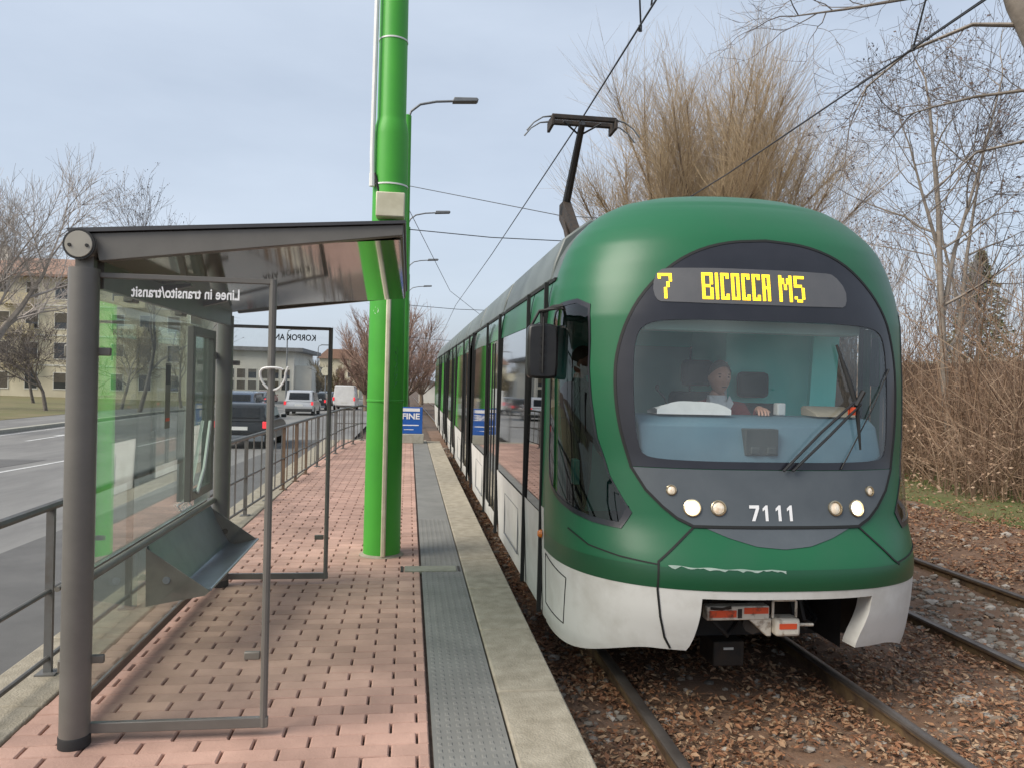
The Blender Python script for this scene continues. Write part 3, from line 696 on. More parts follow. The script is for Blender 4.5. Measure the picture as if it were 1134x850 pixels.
# green box seen low in the cab window
m = MB(); m.box(1.13, 1.17, 5.13, 5.24, 1.27, 1.44); m.build('cab_switch_box', 'cab_turquoise', tram, bevel=.006)
# ---- body behind the cab
def strip(z0, z1, y0, y1, mat, name, off=0.0, nz=2, parent=None, bev=0):
    ms = []
    for s in (-1, 1):
        m = MB(); zl = lin(z0, z1, nz)
        m.grid([[(XC+s*(aw(z)+off), y0, z) for z in zl], [(XC+s*(aw(z)+off), y1, z) for z in zl]])
        if off > 0:
            m.grid([[(XC+s*(aw(z)+off), y0, z) for z in zl], [(XC+s*(aw(z)-.02), y0, z) for z in zl]])
            m.grid([[(XC+s*(aw(z)+off), y1, z) for z in zl], [(XC+s*(aw(z)-.02), y1, z) for z in zl]])
        ms.append(m.build(name, mat, parent or tram))
    return ms
m = MB()
zl = lin(2.72, 3.30, 14)
prof = [(-1, z) for z in zl]+[(1, z) for z in zl[::-1]]
m.grid([[(XC+s*aw(z), y, z) for s, z in prof] for y in [YB+.003]+lin(7, TEND, 12)]); roof = m.build('roof', 'tram_roof', tram, angle=50)
m = MB(); m.prism([(XC+s*aw(z), z) for s, z in [(-1, .3)]+[(-1, z) for z in lin(1, 3.3, 16)]+[(1, z) for z in lin(3.3, 1, 16)]+[(1, .3)]], 'y', TEND, TEND+.02); m.build('rear_end', 'tram_green', tram)
m = MB(); m.box(XC-1.16, XC+1.16, 5.5, TEND, .27, .31); m.build('underfloor', 'rubber', tram)
for s in (-1, 1):
    for y0 in lin(5.7, TEND-3, 8):
        m = MB(); m.prism([(XC+s*(aw(2.74)+.012), 2.725), (XC+s*(aw(2.84)+.02), 2.86), (XC+s*(aw(3.0)+.03), 3.05), (XC+s*(aw(3.16)), 3.20), (XC+s*(aw(3.16)-.2), 3.2), (XC+s*.8, 2.73)], 'y', y0, y0+2.75); m.build('roof_fairing', 'tram_roof', tram, bevel=.015)
m = MB()
for s in (-1, 1): m = MB(); m.box(XC+s*aw(2.7)-.012, XC+s*aw(2.7)+.012, YB+.02, TEND, 2.695, 2.718); m.build('roof_gutter', 'seam', tram)
for y0 in lin(5.75, TEND-3, 8):
    for s in (-1, 1): m = MB(); m.box(XC+s*1.10-.03, XC+s*1.10+.03, y0+.5, y0+1.9, 2.86, 2.885); m.build('vent_slot', 'seam', tram)
SEG = [(5.45, 5.58, 'post'), (5.60, 6.40, 'door'), (6.44, 8.40, 'win'), (8.50, 9.80, 'door'), (9.84, 11.9, 'win'), (12.0, 12.7, 'bel'), (12.8, 14.1, 'door'), (14.14, 16.4, 'win'), (16.44, 17.74, 'door'), (17.8, 19.6, 'win'),
       (19.7, 20.4, 'bel'), (20.5, 21.8, 'door'), (21.84, 24.2, 'win'), (24.24, 25.5, 'door'), (25.54, 29.3, 'win')]
for y0, y1, k in SEG:
    if k == 'bel':
        strip(.30, 2.69, y0, y1, 'rubber', 'bellows', -.02); continue
    green = y0 < 8.45
    strip(2.425, 2.695, y0, y1, 'tram_green' if green else 'tram_band', 'cant_rail', .0, 4)
    if k == 'post':
        strip(.26, 1.06, y0, y1, 'tram_white', 'corner_post', .004); strip(1.062, 2.423, y0, y1, 'tram_green', 'window_post', .002); continue
    if k == 'door':
        low = 1.0 if y0 < 6 else .46
        d = strip(low, 2.42, y0+.02, y1-.02, 'cab_side_glass' if y0 < 6 else 'side_glass', 'door', -.004)
        strip(.27, low-.004, y0+.02, y1-.02, 'tram_white', 'door_panel', .0)
        if y0 > 6:
            for s, dd_ in zip((-1, 1), d):
                ym = (y0+y1)/2; xx = XC+s*1.253; m = MB(); m.box(xx-.008, xx+.008, ym-.02, ym+.02, low, 2.4); m.build('door_seal', 'rubber', dd_)
    else:
        strip(1.0, 2.42, y0, y1, 'side_glass', 'side_window', .0)
        strip(.26, .985, y0, y1, 'tram_white', 'side_panel', .003)
        for s in (-1, 1):
            x = XC+s*(aw(.6)+.003); m = MB(); ya, yb, za, zb = y0+.35, min(y1-.25, y0+1.3), .42, .82
            for q in ((ya, yb, zb, zb+.007), (ya, yb, za, za+.007), (ya, ya+.007, za, zb), (yb-.007, yb, za, zb)): m.box(x-.006, x+.005, q[0], q[1], q[2], q[3])
            m.build('hatch_line', 'lamp_grey', tram)
m = MB()
for i, (y0, y1, k) in enumerate(SEG[1:]):
    for s in (-1, 1):
        yy = y0-.03; t_ = .045 if abs(y0-8.5) < .01 else .02
        x = XC+s*1.250; m = MB(); m.box(x-.02, x+.009, yy-t_, yy+t_*.6, .28, 2.69); m.build('body_joint', 'seam', tram)
m = MB()
for s in (-1, 1):
    x = XC+s*1.257; m.lathe((x, 5.52, .86), [(.001, s*.03), (.02, s*.028), (.028, s*.015), (.03, 0)], 12, 'x')
m.build('indicator_lamp', 'orange_lens', tram)
# access flap on the white cheek
hp = [(4.92, .69), (5.38, .75), (5.38, .40), (4.98, .375), (4.92, .69)]
ribbon(hp, lambda y, z, o: cheek(y, z, -1, o), .006, .004).build('skirt_flap', 'seam', tram)
# ---- coupler and the box under the nose
cp = thing  # (parts only)
m = MB(); m.box(XC-.42, XC-.02, 4.44, 4.52, .545, .63); cpo = m.build('coupler', 'coupler_white', tram, bevel=.008)
m = MB(); m.box(XC-.405, XC-.235, 4.434, 4.441, .565, .607); m.box(XC-.185, XC-.03, 4.434, 4.441, .585, .622); m.build('red_stripe', 'coupler_red', cpo)
m = MB(); m.box(XC-.225, XC-.200, 4.434, 4.441, .56, .615); m.tube([(XC-.40, 4.436, .622), (XC-.33, 4.434, .618), (XC-.27, 4.436, .626)], .009, 5); m.build('rust_patch', 'dark_iron', cpo)
m = MB(); m.prism([(XC-.15, .55), (XC+.0, .55), (XC+.0, .44), (XC-.03, .44)], 'y', 4.45, 4.51); m.build('bracket', 'coupler_white', cpo, bevel=.006)
m = MB(); m.box(XC+.005, XC+.165, 4.40, 4.52, .45, .56); m.build('coupler_head', 'coupler_white', cpo, bevel=.02)
m = MB(); m.box(XC+.025, XC+.135, 4.394, 4.401, .50, .532); m.build('red_stripe', 'coupler_red', cpo)
m = MB(); m.tube([(XC+.0, 4.44, .56), (XC+.0, 4.44, .655), (XC+.01, 4.44, .665), (XC+.14, 4.44, .665), (XC+.15, 4.44, .655), (XC+.15, 4.44, .56)], .008, 6); m.tube([(XC+.165, 4.45, .51), (XC+.26, 4.43, .515)], .01, 6); m.build('coupler_handle', 'coupler_white', cpo)
m = MB(); m.tube([(XC-.1, 4.5, .5), (XC+.1, 5.1, .45)], .06, 8); m.tube([(XC+.06, 4.5, .44), (XC+.16, 4.62, .38), (XC+.22, 4.9, .4)], .012, 6); m.build('drawbar', 'dark_iron', cpo)
for k, (xa, xb) in enumerate(((-.34, -.10), (.20, .40), (.26, .44))):
    m = MB(); m.tube([(XC+xa, 4.62, .66), (XC+xa+.02, 4.58, .50), (XC+(xa+xb)/2, 4.60, .40+.03*k), (XC+xb, 4.72, .46), (XC+xb, 4.95, .58)], .014, 7); m.build('hose', 'rubber', tram)
m = MB(); m.box(XC-.16, XC+.06, 4.95, 5.2, .07, .24); bx = m.build('sensor_box', 'dark_iron', tram, bevel=.01)
m = MB(); m.box(XC-.09, XC-.02, 4.944, 4.951, .185, .20); m.build('plate', 'white_paint', bx)
m = MB()
for y0 in (6.1, 7.9):
    for x in (1.46, 2.98): m.lathe((x, y0, .30), [(.02, -.06), (.30, -.06), (.30, .04), (.33, .05), (.33, .07), (.02, .07)], 24, 'x')
    m.tube([(1.46, y0, .30), (2.98, y0, .30)], .07, 8)
m.box(1.25, 1.36, 5.7, 8.3, .2, .4); m.box(3.08, 3.19, 5.7, 8.3, .2, .4); m.build('bogie', 'dark_iron', tram)
# ---- cab interior
m = MB(); m.box(XC-1.05, XC+1.05, 4.75, 6.95, .80, .85); m.build('cab_floor', 'cab_dark', tram)
m = MB(); m.prism([(4.62, 1.50), (4.70, 1.72), (4.78, 1.765), (5.0, 1.775), (5.05, 1.72), (5.05, .86), (4.62, .86)], 'x', XC-.80, XC+.82); dash = m.build('dashboard', 'cab_dash', tram, bevel=.015)
m = MB(); m.box(XC-.12, XC+.10, 4.62, 4.70, 1.53, 1.70); m.box(XC-.09, XC-.03, 4.60, 4.64, 1.54, 1.585); m.box(XC+.02, XC+.08, 4.60, 4.64, 1.54, 1.585); m.build('dash_console', 'cab_dark', dash, bevel=.006)
m = MB(); m.tube([(XC-.50, 4.98, 1.77), (XC-.54, 4.97, 1.88), (XC-.60, 4.95, 1.93)], .007, 6); m.lathe((XC-.60, 4.95, 1.925), [(.001, 0), (.014, .008), (.016, .03), (.001, .045)], 8); m.build('microphone', 'black_plastic', dash)
m = MB(); m.box(XC-1.1, XC-.38, 6.55, 6.59, .85, 2.75); m.box(XC+.24, XC+1.0, 5.80, 5.84, .85, 2.75); m.box(XC-.38, XC+.24, 6.55, 6.59, 2.3, 2.75); m.box(XC+.24, XC+.27, 5.84, 6.55, .85, 2.75); m.build('cab_wall', 'cab_turquoise', tram)
m = MB(); m.box(XC-.38, XC+.24, 6.60, 6.63, .85, 2.3); m.build('cab_door', 'cab_teal', tram)
m = MB(); m.prism([(XC+.66, 1.5), (XC+.86, 1.5), (XC+.90, 2.36), (XC+.70, 2.36)], 'y', 5.30, 5.34); m.build('cab_pillar', 'cab_turquoise', tram)
m = MB(); m.box(XC-.85, XC+.85, 4.95, 6.9, 2.74, 2.78); m.build('cab_ceiling', 'cab_teal', tram)
m = MB(); m.box(XC-.75, XC+.75, 4.80, 4.96, 2.32, 2.42); m.build('sun_blind', 'cab_teal', tram, bevel=.01)
m = MB(); m.tube([(XC+.20, 5.72, .86), (XC+.20, 5.72, 2.15)], .018, 8); m.build('handrail', 'lettering', tram)
m = MB(); m.box(XC+.24, XC+.30, 4.92, 4.99, 1.775, 1.86); m.build('ticket_validator', 'white_plastic', tram, bevel=.01)
def chair(x, y, zs, lab):
    m = MB(); m.box(x-.24, x+.24, y-.26, y+.22, zs-.08, zs); st = m.build('driver_seat', 'cab_dark', tram, bevel=.03)
    m = MB(); m.box(x-.22, x+.22, y+.2, y+.30, zs, zs+.62); m.box(x-.13, x+.13, y+.21, y+.29, zs+.66, zs+.86); m.build('backrest', 'cab_dark', st, bevel=.04)
    m = MB(); m.tube([(x, y, .85), (x, y, zs-.08)], .06, 10); m.build('pedestal', 'dark_iron', st)
chair(XC-.05, 5.41, 1.30, ''); chair(XC+.42, 5.45, 1.22, '')
# ---- pantograph
m = MB(); m.box(XC-.6, XC+.6, 9.2, 11.6, 3.31, 3.36)
for sx in (-.5, .5):
    for yy in (9.4, 11.3): m.lathe((XC+sx, yy, 3.28), [(.05, 0), (.07, .03), (.04, .06), (.07, .09), (.05, .12)], 10)
pan = m.build('pantograph', 'dark_iron', tram)
m = MB(); m.tube([(XC-.22, 9.5, 3.40), (XC-.03, 11.25, 4.42)], .035, 8); m.tube([(XC+.22, 9.5, 3.40), (XC+.03, 11.25, 4.42)], .035, 8); m.prism([(9.5, 3.36), (9.75, 3.36), (11.42, 4.40), (11.42, 4.62), (11.12, 4.62)], 'x', XC-.055, XC+.055); m.build('lower_arm', 'dark_iron', pan)
m = MB(); m.tube([(XC, 11.25, 4.45), (XC, 11.15, 4.62), (XC, 10.2, 5.46)], [.085, .06, .045], 8)
m.tube([(XC, 10.35, 5.34), (XC-.26, 10.2, 5.47)], .014, 5); m.tube([(XC, 10.35, 5.34), (XC+.26, 10.2, 5.47)], .014, 5); m.build('upper_arm', 'black_plastic', pan)
m = MB(); m.box(XC-.44, XC+.44, 10.06, 10.13, 5.46, 5.52); m.box(XC-.44, XC+.44, 10.29, 10.36, 5.46, 5.52); m.box(XC-.45, XC-.41, 10.03, 10.39, 5.36, 5.49); m.box(XC+.41, XC+.45, 10.03, 10.39, 5.36, 5.49); hd = m.build('collector_head', 'dark_iron', pan, bevel=.008)
for s in (-1, 1):
    for yy in (10.09, 10.32): m = MB(); m.tube([(XC+s*.44, yy, 5.49), (XC+s*.56, yy, 5.47), (XC+s*.68, yy, 5.39), (XC+s*.77, yy, 5.28)], [.014, .010, .009, .012], 6); m.build('horn', 'lamp_grey', hd)
for dx, yy in ((-.82, 5.75), (.46, 5.3)):
    zz = 3.09 if dx < -.5 else 3.19
    m = MB(); m.lathe((XC+dx, yy, zz), [(.05, 0), (.05, .03), (.038, .06), (.02, .075), (.001, .08)], 12); m.build('roof_beacon', 'cream', tram)
m = MB(); m.lathe((XC-.52, 6.3, 3.21), [(.075, 0), (.075, .12), (.06, .15), (.001, .16)], 12); m.build('roof_antenna', 'white_plastic', tram)

# ---- papers on the dashboard
m = MB(); rr = random.Random(2)
rows = [[(XC-.66+.50*u, 4.76+.2*v, 1.785+.085*math.sin(math.pi*min(1, (1-u)*.8+.1))*(1-.35*v)+.008*math.sin(9*u+4*v)) for u in lin(0, 1, 12)] for v in lin(0, 1, 6)]
m.grid(rows); m.grid([[(x, y, 1.779) for x, y, z in r] for r in rows]); m.grid([rows[0], [(x, y, 1.779) for x, y, z in rows[0]]]); m.grid([rows[-1], [(x, y, 1.779) for x, y, z in rows[-1]]])
tag(m.build('paper_sheet', 'paper'), 'crumpled white paper lying on the tram dashboard beside the driver', 'paper')
m = MB(); m.prism([(4.77, 1.779), (4.98, 1.779), (4.99, 1.83), (4.96, 1.845), (4.79, 1.80)], 'x', XC+.44, XC+.74); tag(m.build('folder', 'brown_paper', bevel=.004), 'flat brown paper folder lying on the tram dashboard behind the wiper', 'folder')

# ================================================================== PEOPLE
def head_mesh(m, c, yaw_, s=1.0):
    """head with brow, eye sockets, nose, mouth, chin and ears; faces -y before yaw"""
    rows = []
    for i in range(25):
        ph = math.pi*i/24; row = []
        for j in range(32):
            th = 2*math.pi*j/32
            x, y, z = math.sin(ph)*math.sin(th), -math.sin(ph)*math.cos(th), math.cos(ph)
            px, py, pz = x*.074, y*.094, z*.118
            if pz < 0: px *= 1-.38*(-z)**1.3; py *= 1-.16*(-z)
            f = max(0, -y)
            g = lambda cx, cz, sx, sz: math.exp(-((px-cx)/sx)**2-((pz-cz)/sz)**2)*f
            py -= .026*g(0, -.022, .011, .022)+.014*g(0, -.002, .009, .03)+.008*g(0, .028, .05, .010)+.007*g(0, -.062, .022, .008)+.010*g(0, -.098, .025, .018)
            py += .010*g(-.031, .008, .014, .010)+.010*g(.031, .008, .014, .010)+.004*g(0, -.075, .024, .005)
            e = math.exp(-((py-.008)/.018)**2-((pz+.005)/.028)**2)*(abs(x) > .75)
            px += math.copysign(.014*e, x)
            q = Vector((px*s, py*s, pz*s)); q.rotate(Matrix.Rotation(yaw_, 3, 'Z')); row.append(Vector(c)+q)
        rows.append(row)
    m.grid(rows, close=True)
    k = m.mi; m.mi = 3
    for sx_ in (-1, 1):
        q = Vector((sx_*.031*s, -.079*s, .007*s)); q.rotate(Matrix.Rotation(yaw_, 3, 'Z')); m.blob(Vector(c)+q, .010, .008, .006, random.Random(1), 0)
        q = Vector((sx_*.032*s, -.085*s, .027*s)); q.rotate(Matrix.Rotation(yaw_, 3, 'Z')); m.blob(Vector(c)+q, .017, .006, .004, random.Random(1), 0)
    q = Vector((0, -.088*s, -.062*s)); q.rotate(Matrix.Rotation(yaw_, 3, 'Z')); m.blob(Vector(c)+q, .022, .008, .0035, random.Random(1), 0); m.mi = k
def person(label, J, E, rad, colours, head, hyaw, mats, hair):
    """continuous body grown over a joint skeleton; J joints, E edges, colours(point) -> material index"""
    names = list(J); me = bpy.data.meshes.new('person'); me.from_pydata([J[k] for k in names], [(names.index(a), names.index(b)) for a, b in E], [])
    o = bpy.data.objects.new('person_skeleton', me); COL.objects.link(o); sk = o.modifiers.new('skin', 'SKIN'); sk.use_smooth_shade = True
    for i, k in enumerate(names):
        v = me.skin_vertices[0].data[i]; r = rad[k]; v.radius = r if isinstance(r, tuple) else (r, r); v.use_root = (k == 'pelvis')
    ss = o.modifiers.new('sub', 'SUBSURF'); ss.levels = 2; ss.render_levels = 2
    dg = bpy.context.evaluated_depsgraph_get(); em = bpy.data.meshes.new_from_object(o.evaluated_get(dg))
    m = MB()
    vs = [v.co.copy() for v in em.vertices]
    for p in em.polygons:
        pass
    m.v = [tuple(v) for v in vs]; m.f = [tuple(p.vertices) for p in em.polygons]
    m.m = [colours(p.center) for p in em.polygons]
    bpy.data.objects.remove(o); bpy.data.meshes.remove(em)
    m.mi = 0; head_mesh(m, head, hyaw)
    base = tuple(J['base']) if 'base' in J else (head[0], head[1], min(v[2] for v in m.v))
    t = thing('person', label, 'person', base)
    b = m.build('body', mats, t, angle=80)
    h = MB(); rows = []
    for i in range(12):
        ph = math.pi*.58*i/11; row = []
        for j in range(28):
            th = 2*math.pi*j/28; back = .5+.5*math.cos(th); lim = ph*(.50+.62*back)
            q = Vector((math.sin(lim)*math.sin(th)*.080, math.sin(lim)*math.cos(th)*.101, math.cos(lim)*.126)); q.rotate(Matrix.Rotation(hyaw, 3, 'Z')); row.append(Vector(head)+q+Vector((0, 0, .003)))
        rows.append(row)
    h.grid(rows, close=True); h.build('hair', hair, t, angle=80)
    return t
def hand(J, E, rad, wrist, fwd, side, tag_):
    f = Vector(fwd).normalized(); sd_ = Vector(side).normalized(); dn = Vector((0, 0, -1)); wv = Vector(J[wrist])
    p = tag_+'_palm'; J[p] = tuple(wv+f*.05); rad[p] = (.036, .016); E.append((wrist, p))
    for k, (o_, l_) in enumerate(((-.03, .062), (-.011, .075), (.009, .072), (.027, .055))):
        a, b, c = f'{tag_}_f{k}a', f'{tag_}_f{k}b', f'{tag_}_f{k}c'
        J[a] = tuple(wv+f*.092+sd_*o_); J[b] = tuple(wv+f*(.092+l_*.55)+sd_*o_*1.1+dn*.012); J[c] = tuple(wv+f*(.092+l_*.85)+sd_*o_*1.1+dn*.042)
        rad[a] = rad[b] = .0092; rad[c] = .0075; E += [(p, a), (a, b), (b, c)]
    a, b = tag_+'_ta', tag_+'_tb'; J[a] = tuple(wv+f*.045-sd_*.048+dn*.008); J[b] = tuple(wv+f*.085-sd_*.058+dn*.02); rad[a] = .011; rad[b] = .009; E += [(p, a), (a, b)]
def seated(x, y, zs):
    J = dict(pelvis=(x, y+.02, zs+.10), waist=(x, y+.03, zs+.26), chest=(x, y+.0, zs+.43), neck=(x, y-.005, zs+.56), skull=(x, y-.02, zs+.66),
             shl=(x-.185, y, zs+.49), shr=(x+.185, y, zs+.49), ell=(x-.27, y-.06, zs+.30), elr=(x+.27, y-.06, zs+.30), wrl=(x-.17, y-.27, zs+.515), wrr=(x+.19, y-.27, zs+.515),
             hl=(x-.10, y, zs+.08), hr=(x+.10, y, zs+.08), kl=(x-.12, y-.42, zs+.09), kr=(x+.12, y-.42, zs+.09), al=(x-.12, y-.40, zs-.34), ar=(x+.12, y-.40, zs-.34), tl=(x-.12, y-.56, zs-.38), tr=(x+.12, y-.56, zs-.38))
    rad = dict(pelvis=(.15, .12), waist=(.15, .115), chest=(.165, .12), neck=.058, skull=.056, shl=.072, shr=.072, ell=.048, elr=.048, wrl=.032, wrr=.032, hl=.09, hr=.09, kl=.062, kr=.062, al=.04, ar=.04, tl=.036, tr=.036)
    E = [('pelvis', 'waist'), ('waist', 'chest'), ('chest', 'neck'), ('neck', 'skull'), ('chest', 'shl'), ('chest', 'shr'), ('shl', 'ell'), ('shr', 'elr'), ('ell', 'wrl'), ('elr', 'wrr'), ('pelvis', 'hl'), ('pelvis', 'hr'), ('hl', 'kl'), ('hr', 'kr'), ('kl', 'al'), ('kr', 'ar'), ('al', 'tl'), ('ar', 'tr')]
    hand(J, E, rad, 'wrl', (.2, -1, .0), (1, .2, 0), 'lh'); hand(J, E, rad, 'wrr', (-.2, -1, .0), (-1, 0, 0), 'rh')
    return J, E, rad
px_, py_, pz_ = XC-.05, 5.27, 1.30
J, E, rad = seated(px_, py_, pz_)
def colr(p):
    if p.z > pz_+.575 or (p.y < py_-.285 and p.z > pz_+.3): return 0
    return 1 if p.z > pz_+.14 or p.y > py_+.05 else 2
drv = person('driver in a dark red sweater and white collar seated behind the windscreen', J, E, rad, colr, (px_, py_-.045, pz_+.72), 0.0, ['skin', 'sweater', 'trousers', 'face_dark'], 'hair_grey')
m = MB()
for s in (-1, 1):
    m.add([(px_+s*.012, py_-.125, pz_+.43), (px_+s*.085, py_-.10, pz_+.545), (px_+s*.075, py_-.05, pz_+.60), (px_+s*.028, py_-.115, pz_+.55)], [(0, 1, 2, 3)])
    m.add([(px_+s*.012, py_-.118, pz_+.43), (px_+s*.085, py_-.092, pz_+.54), (px_+s*.075, py_-.042, pz_+.595), (px_+s*.028, py_-.105, pz_+.55)], [(0, 1, 2, 3)])
m.grid([[(px_+a*math.sin(t), py_-.005-a*1.05*math.cos(t), z) for t in lin(-2.6, 2.6, 22)] for a, z in ((.078, pz_+.545), (.070, pz_+.585), (.066, pz_+.60))])
m.add([(px_-.03, py_-.112, pz_+.555), (px_+.03, py_-.112, pz_+.555), (px_, py_-.135, pz_+.42)], [(0, 1, 2)])
m.build('collar', 'collar', drv)
# second person, standing at the cab side window
sx, sy, sz = 1.345, 6.02, .85
hz = 2.12
J = dict(pelvis=(sx, sy, sz+.62), waist=(sx, sy, sz+.80), chest=(sx, sy, sz+.98), neck=(sx, sy, sz+1.12), skull=(sx+.01, sy, sz+1.21), shl=(sx+.05, sy-.17, sz+1.05), shr=(sx-.05, sy+.17, sz+1.05),
         ell=(sx+.06, sy-.22, sz+.80), elr=(sx-.02, sy+.23, sz+.80), wrl=(sx+.14, sy-.20, sz+.60), wrr=(sx+.08, sy+.22, sz+.60), hl=(sx+.02, sy-.09, sz+.58), hr=(sx-.02, sy+.09, sz+.58), kl=(sx+.03, sy-.1, sz+.34), kr=(sx, sy+.1, sz+.34), al=(sx, sy-.1, sz+.07), ar=(sx-.02, sy+.1, sz+.07), tl=(sx+.15, sy-.11, sz+.035), tr=(sx+.13, sy+.11, sz+.035))
rad = dict(pelvis=(.15, .12), waist=(.15, .12), chest=(.165, .13), neck=.058, skull=.055, shl=.075, shr=.075, ell=.055, elr=.055, wrl=.034, wrr=.034, hl=.09, hr=.09, kl=.065, kr=.065, al=.045, ar=.045, tl=.04, tr=.04)
E = [('pelvis', 'waist'), ('waist', 'chest'), ('chest', 'neck'), ('neck', 'skull'), ('chest', 'shl'), ('chest', 'shr'), ('shl', 'ell'), ('shr', 'elr'), ('ell', 'wrl'), ('elr', 'wrr'), ('pelvis', 'hl'), ('pelvis', 'hr'), ('hl', 'kl'), ('hr', 'kr'), ('kl', 'al'), ('kr', 'ar'), ('al', 'tl'), ('ar', 'tr')]
hand(J, E, rad, 'wrl', (.5, 0, -.9), (0, 1, 0), 'lh'); hand(J, E, rad, 'wrr', (.5, 0, -.9), (0, -1, 0), 'rh')
person('person in a dark coat standing at the cab side window below the mirror arm', J, E, rad, lambda p: 0 if p.z > sz+1.155 or (p.z < sz+.59 and p.z > sz+.40 and abs(p.y-sy) > .17) else (1 if p.z > sz+.5 else 2), (sx+.03, sy, sz+1.28), R(70), ['skin', 'coat', 'trousers', 'face_dark'], 'hair_dark')

# ================================================================== SHELTER
SX, SY0, SY1 = -1.425, 3.57, 6.17
sh = thing('bus_shelter', 'grey metal and glass tram stop shelter with sloping roof and fold bench', 'shelter', (SX, SY0, PZ))
def post(y, name):
    m = MB(); m.tube([(SX, y, PZ), (SX, y, 2.41)], .062, 24); p = m.build(name, 'shelter_metal', sh)
    m = MB(); m.lathe((SX, y, PZ), [(.064, 0), (.0655, .002), (.0655, .045), (.063, .05)], 24); m.build('base_collar', 'rubber', p)
    m = MB(); m.box(SX-.03, SX+.045, y-.02, y+.02, 2.40, 2.47); m.build('bracket', 'shelter_metal', p)
    return p
post(SY0, 'post'); post(SY1, 'post')
m = MB(); m.tube([(SX, SY0-.052, 2.505), (SX, SY1+.12, 2.505)], .062, 24); bm_ = m.build('beam', 'shelter_metal', sh)
m = MB(); m.lathe((SX, SY0-.052, 2.505), [(.058, 0), (.058, -.010), (.055, -.0165), (.001, -.0175)], 28, 'y'); cp_ = m.build('end_cap', 'shelter_cap', bm_)
m = MB(); m.lathe((SX-.035, SY0-.070, 2.50), [(.008, 0), (.007, -.004), (.001, -.004)], 10, 'y'); m.lathe((SX+.035, SY0-.070, 2.50), [(.008, 0), (.007, -.004), (.001, -.004)], 10, 'y')
m.lathe((SX, SY0-.0525, 2.505), [(.0585, -.002), (.0655, -.002), (.0655, -.012), (.0585, -.012)], 28, 'y'); m.build('cap_ring', 'rubber', cp_)
RY0, RY1 = SY0-.03, SY1+.14; RX0, RX1 = -1.455, -.055
def soff(x): return 2.445+(x+1.40)*.118
m = MB(); m.grid([[(x, y, soff(x)+.012*math.sin((x+1.4)/1.36*math.pi)) for x in lin(-1.39, RX1-.012, 10)] for y in lin(RY0+.05, RY1-.05, 4)])
m.grid([[(x, y, soff(x)+.03) for x in (-1.39, RX1-.012)] for y in (RY0+.05, RY1-.05)]); rf = m.build('roof', 'shelter_soffit', sh)
m = MB()
for y0, y1 in ((RY0, RY0+.045), (RY1-.045, RY1)):
    m.prism([(-1.355, 2.44), (RX1, 2.615), (RX1, 2.665), (RX0, 2.555), (RX0, 2.525), (-1.375, 2.53)], 'y', y0, y1)
m.prism([(RX1-.035, 2.612), (RX1, 2.612), (RX1, 2.66), (RX1-.035, 2.655)], 'y', RY0+.046, RY1-.046)
m.build('fascia', 'shelter_metal', rf, bevel=.004)
m = MB(); m.prism([(RX0-.02, 2.557), (RX1+.01, 2.668), (RX1+.012, 2.682), (RX0-.03, 2.575)], 'y', RY0-.015, RY1+.015); m.build('roof_sheet', 'shelter_roof', rf)
m = MB()
for y in (4.45, 5.3): m.prism([(-1.39, 2.40), (-1.22, 2.447), (-1.22, 2.46), (-1.39, 2.44)], 'y', y, y+.05)
m.prism([(-1.40, 2.33), (-1.37, 2.33), (-1.37, 2.46), (-1.40, 2.46)], 'y', SY0+.07, SY1-.07); m.build('roof_bracket', 'shelter_metal', rf)
# back glass
GXB = -1.50
m = MB(); m.box(GXB-.005, GXB+.005, SY0+.06, SY1-.06, 1.02, 2.42); gb = m.build('back_glass', 'shelter_glass', sh)
m = MB(); m.box(GXB-.005, GXB+.005, SY0+.06, SY1-.06, .43, .97); m.build('back_glass', 'shelter_glass', sh)
m = MB(); m.tube([(GXB+.03, SY0+.05, 1.0), (GXB+.03, SY1-.05, 1.0)], .02, 12); m.tube([(GXB-.03, SY0+.05, 1.0), (GXB-.03, SY1-.05, 1.0)], .012, 10); m.build('back_rail', 'bracket', sh)
m = MB(); m.box(GXB-.018, GXB+.018, SY0+.06, SY1-.06, .385, .428); m.build('bottom_rail', 'shelter_rust', sh, bevel=.004)
for y, z in ((SY0+.09, 2.05), (SY0+.09, .66), (SY1-.09, 2.1), (SY1-.09, .66), (4.35, 2.36), (5.25, 2.36)): m = MB(); m.box(GXB-.02, GXB+.03, y-.05, y+.05, z-.028, z+.028); m.build('glass_clamp', 'bracket', sh, bevel=.006)
# timetable frame at the far end of the back glass
m = MB(); y0, y1, z0, z1 = 5.40, 6.0, 1.10, 2.28
for a, b, c, d in ((y0, y0+.06, z0, z1), (y1-.06, y1, z0, z1), (y0+.06, y1-.06, z1-.06, z1), (y0+.06, y1-.06, z0, z0+.06)): m.box(GXB+.008, GXB+.05, a, b, c, d)
fr = m.build('timetable_frame', 'shelter_metal', sh, bevel=.004)
m = MB(); m.box(GXB+.02, GXB+.028, y0+.06, y1-.06, z0+.06, z1-.06); m.build('pane', 'shelter_glass', fr)
m = MB(); m.tube([(GXB+.055, 5.55, 1.14), (GXB+.06, 5.7, 1.30), (GXB+.055, 5.86, 1.62)], .012, 6); m.build('loose_strip', 'white_plastic', fr)
m = MB(); m.box(GXB+.006, GXB+.008, 5.47, 5.75, 2.30, 2.37); m.build('small_notice', 'white_plastic', sh)
m = MB(); m.box(GXB+.0055, GXB+.007, 4.96, 5.06, 1.62, 2.02); st = m.build('stop_strip', 'bracket', sh)
m = MB(); m.box(GXB+.007, GXB+.0085, 4.965, 5.055, 1.89, 2.01); m.build('strip_header', 'letter_dark', st)
m = MB(); m.box(GXB+.007, GXB+.0085, 4.97, 5.05, 1.665, 1.685); m.build('strip_line', 'coupler_red', st)
m = MB()
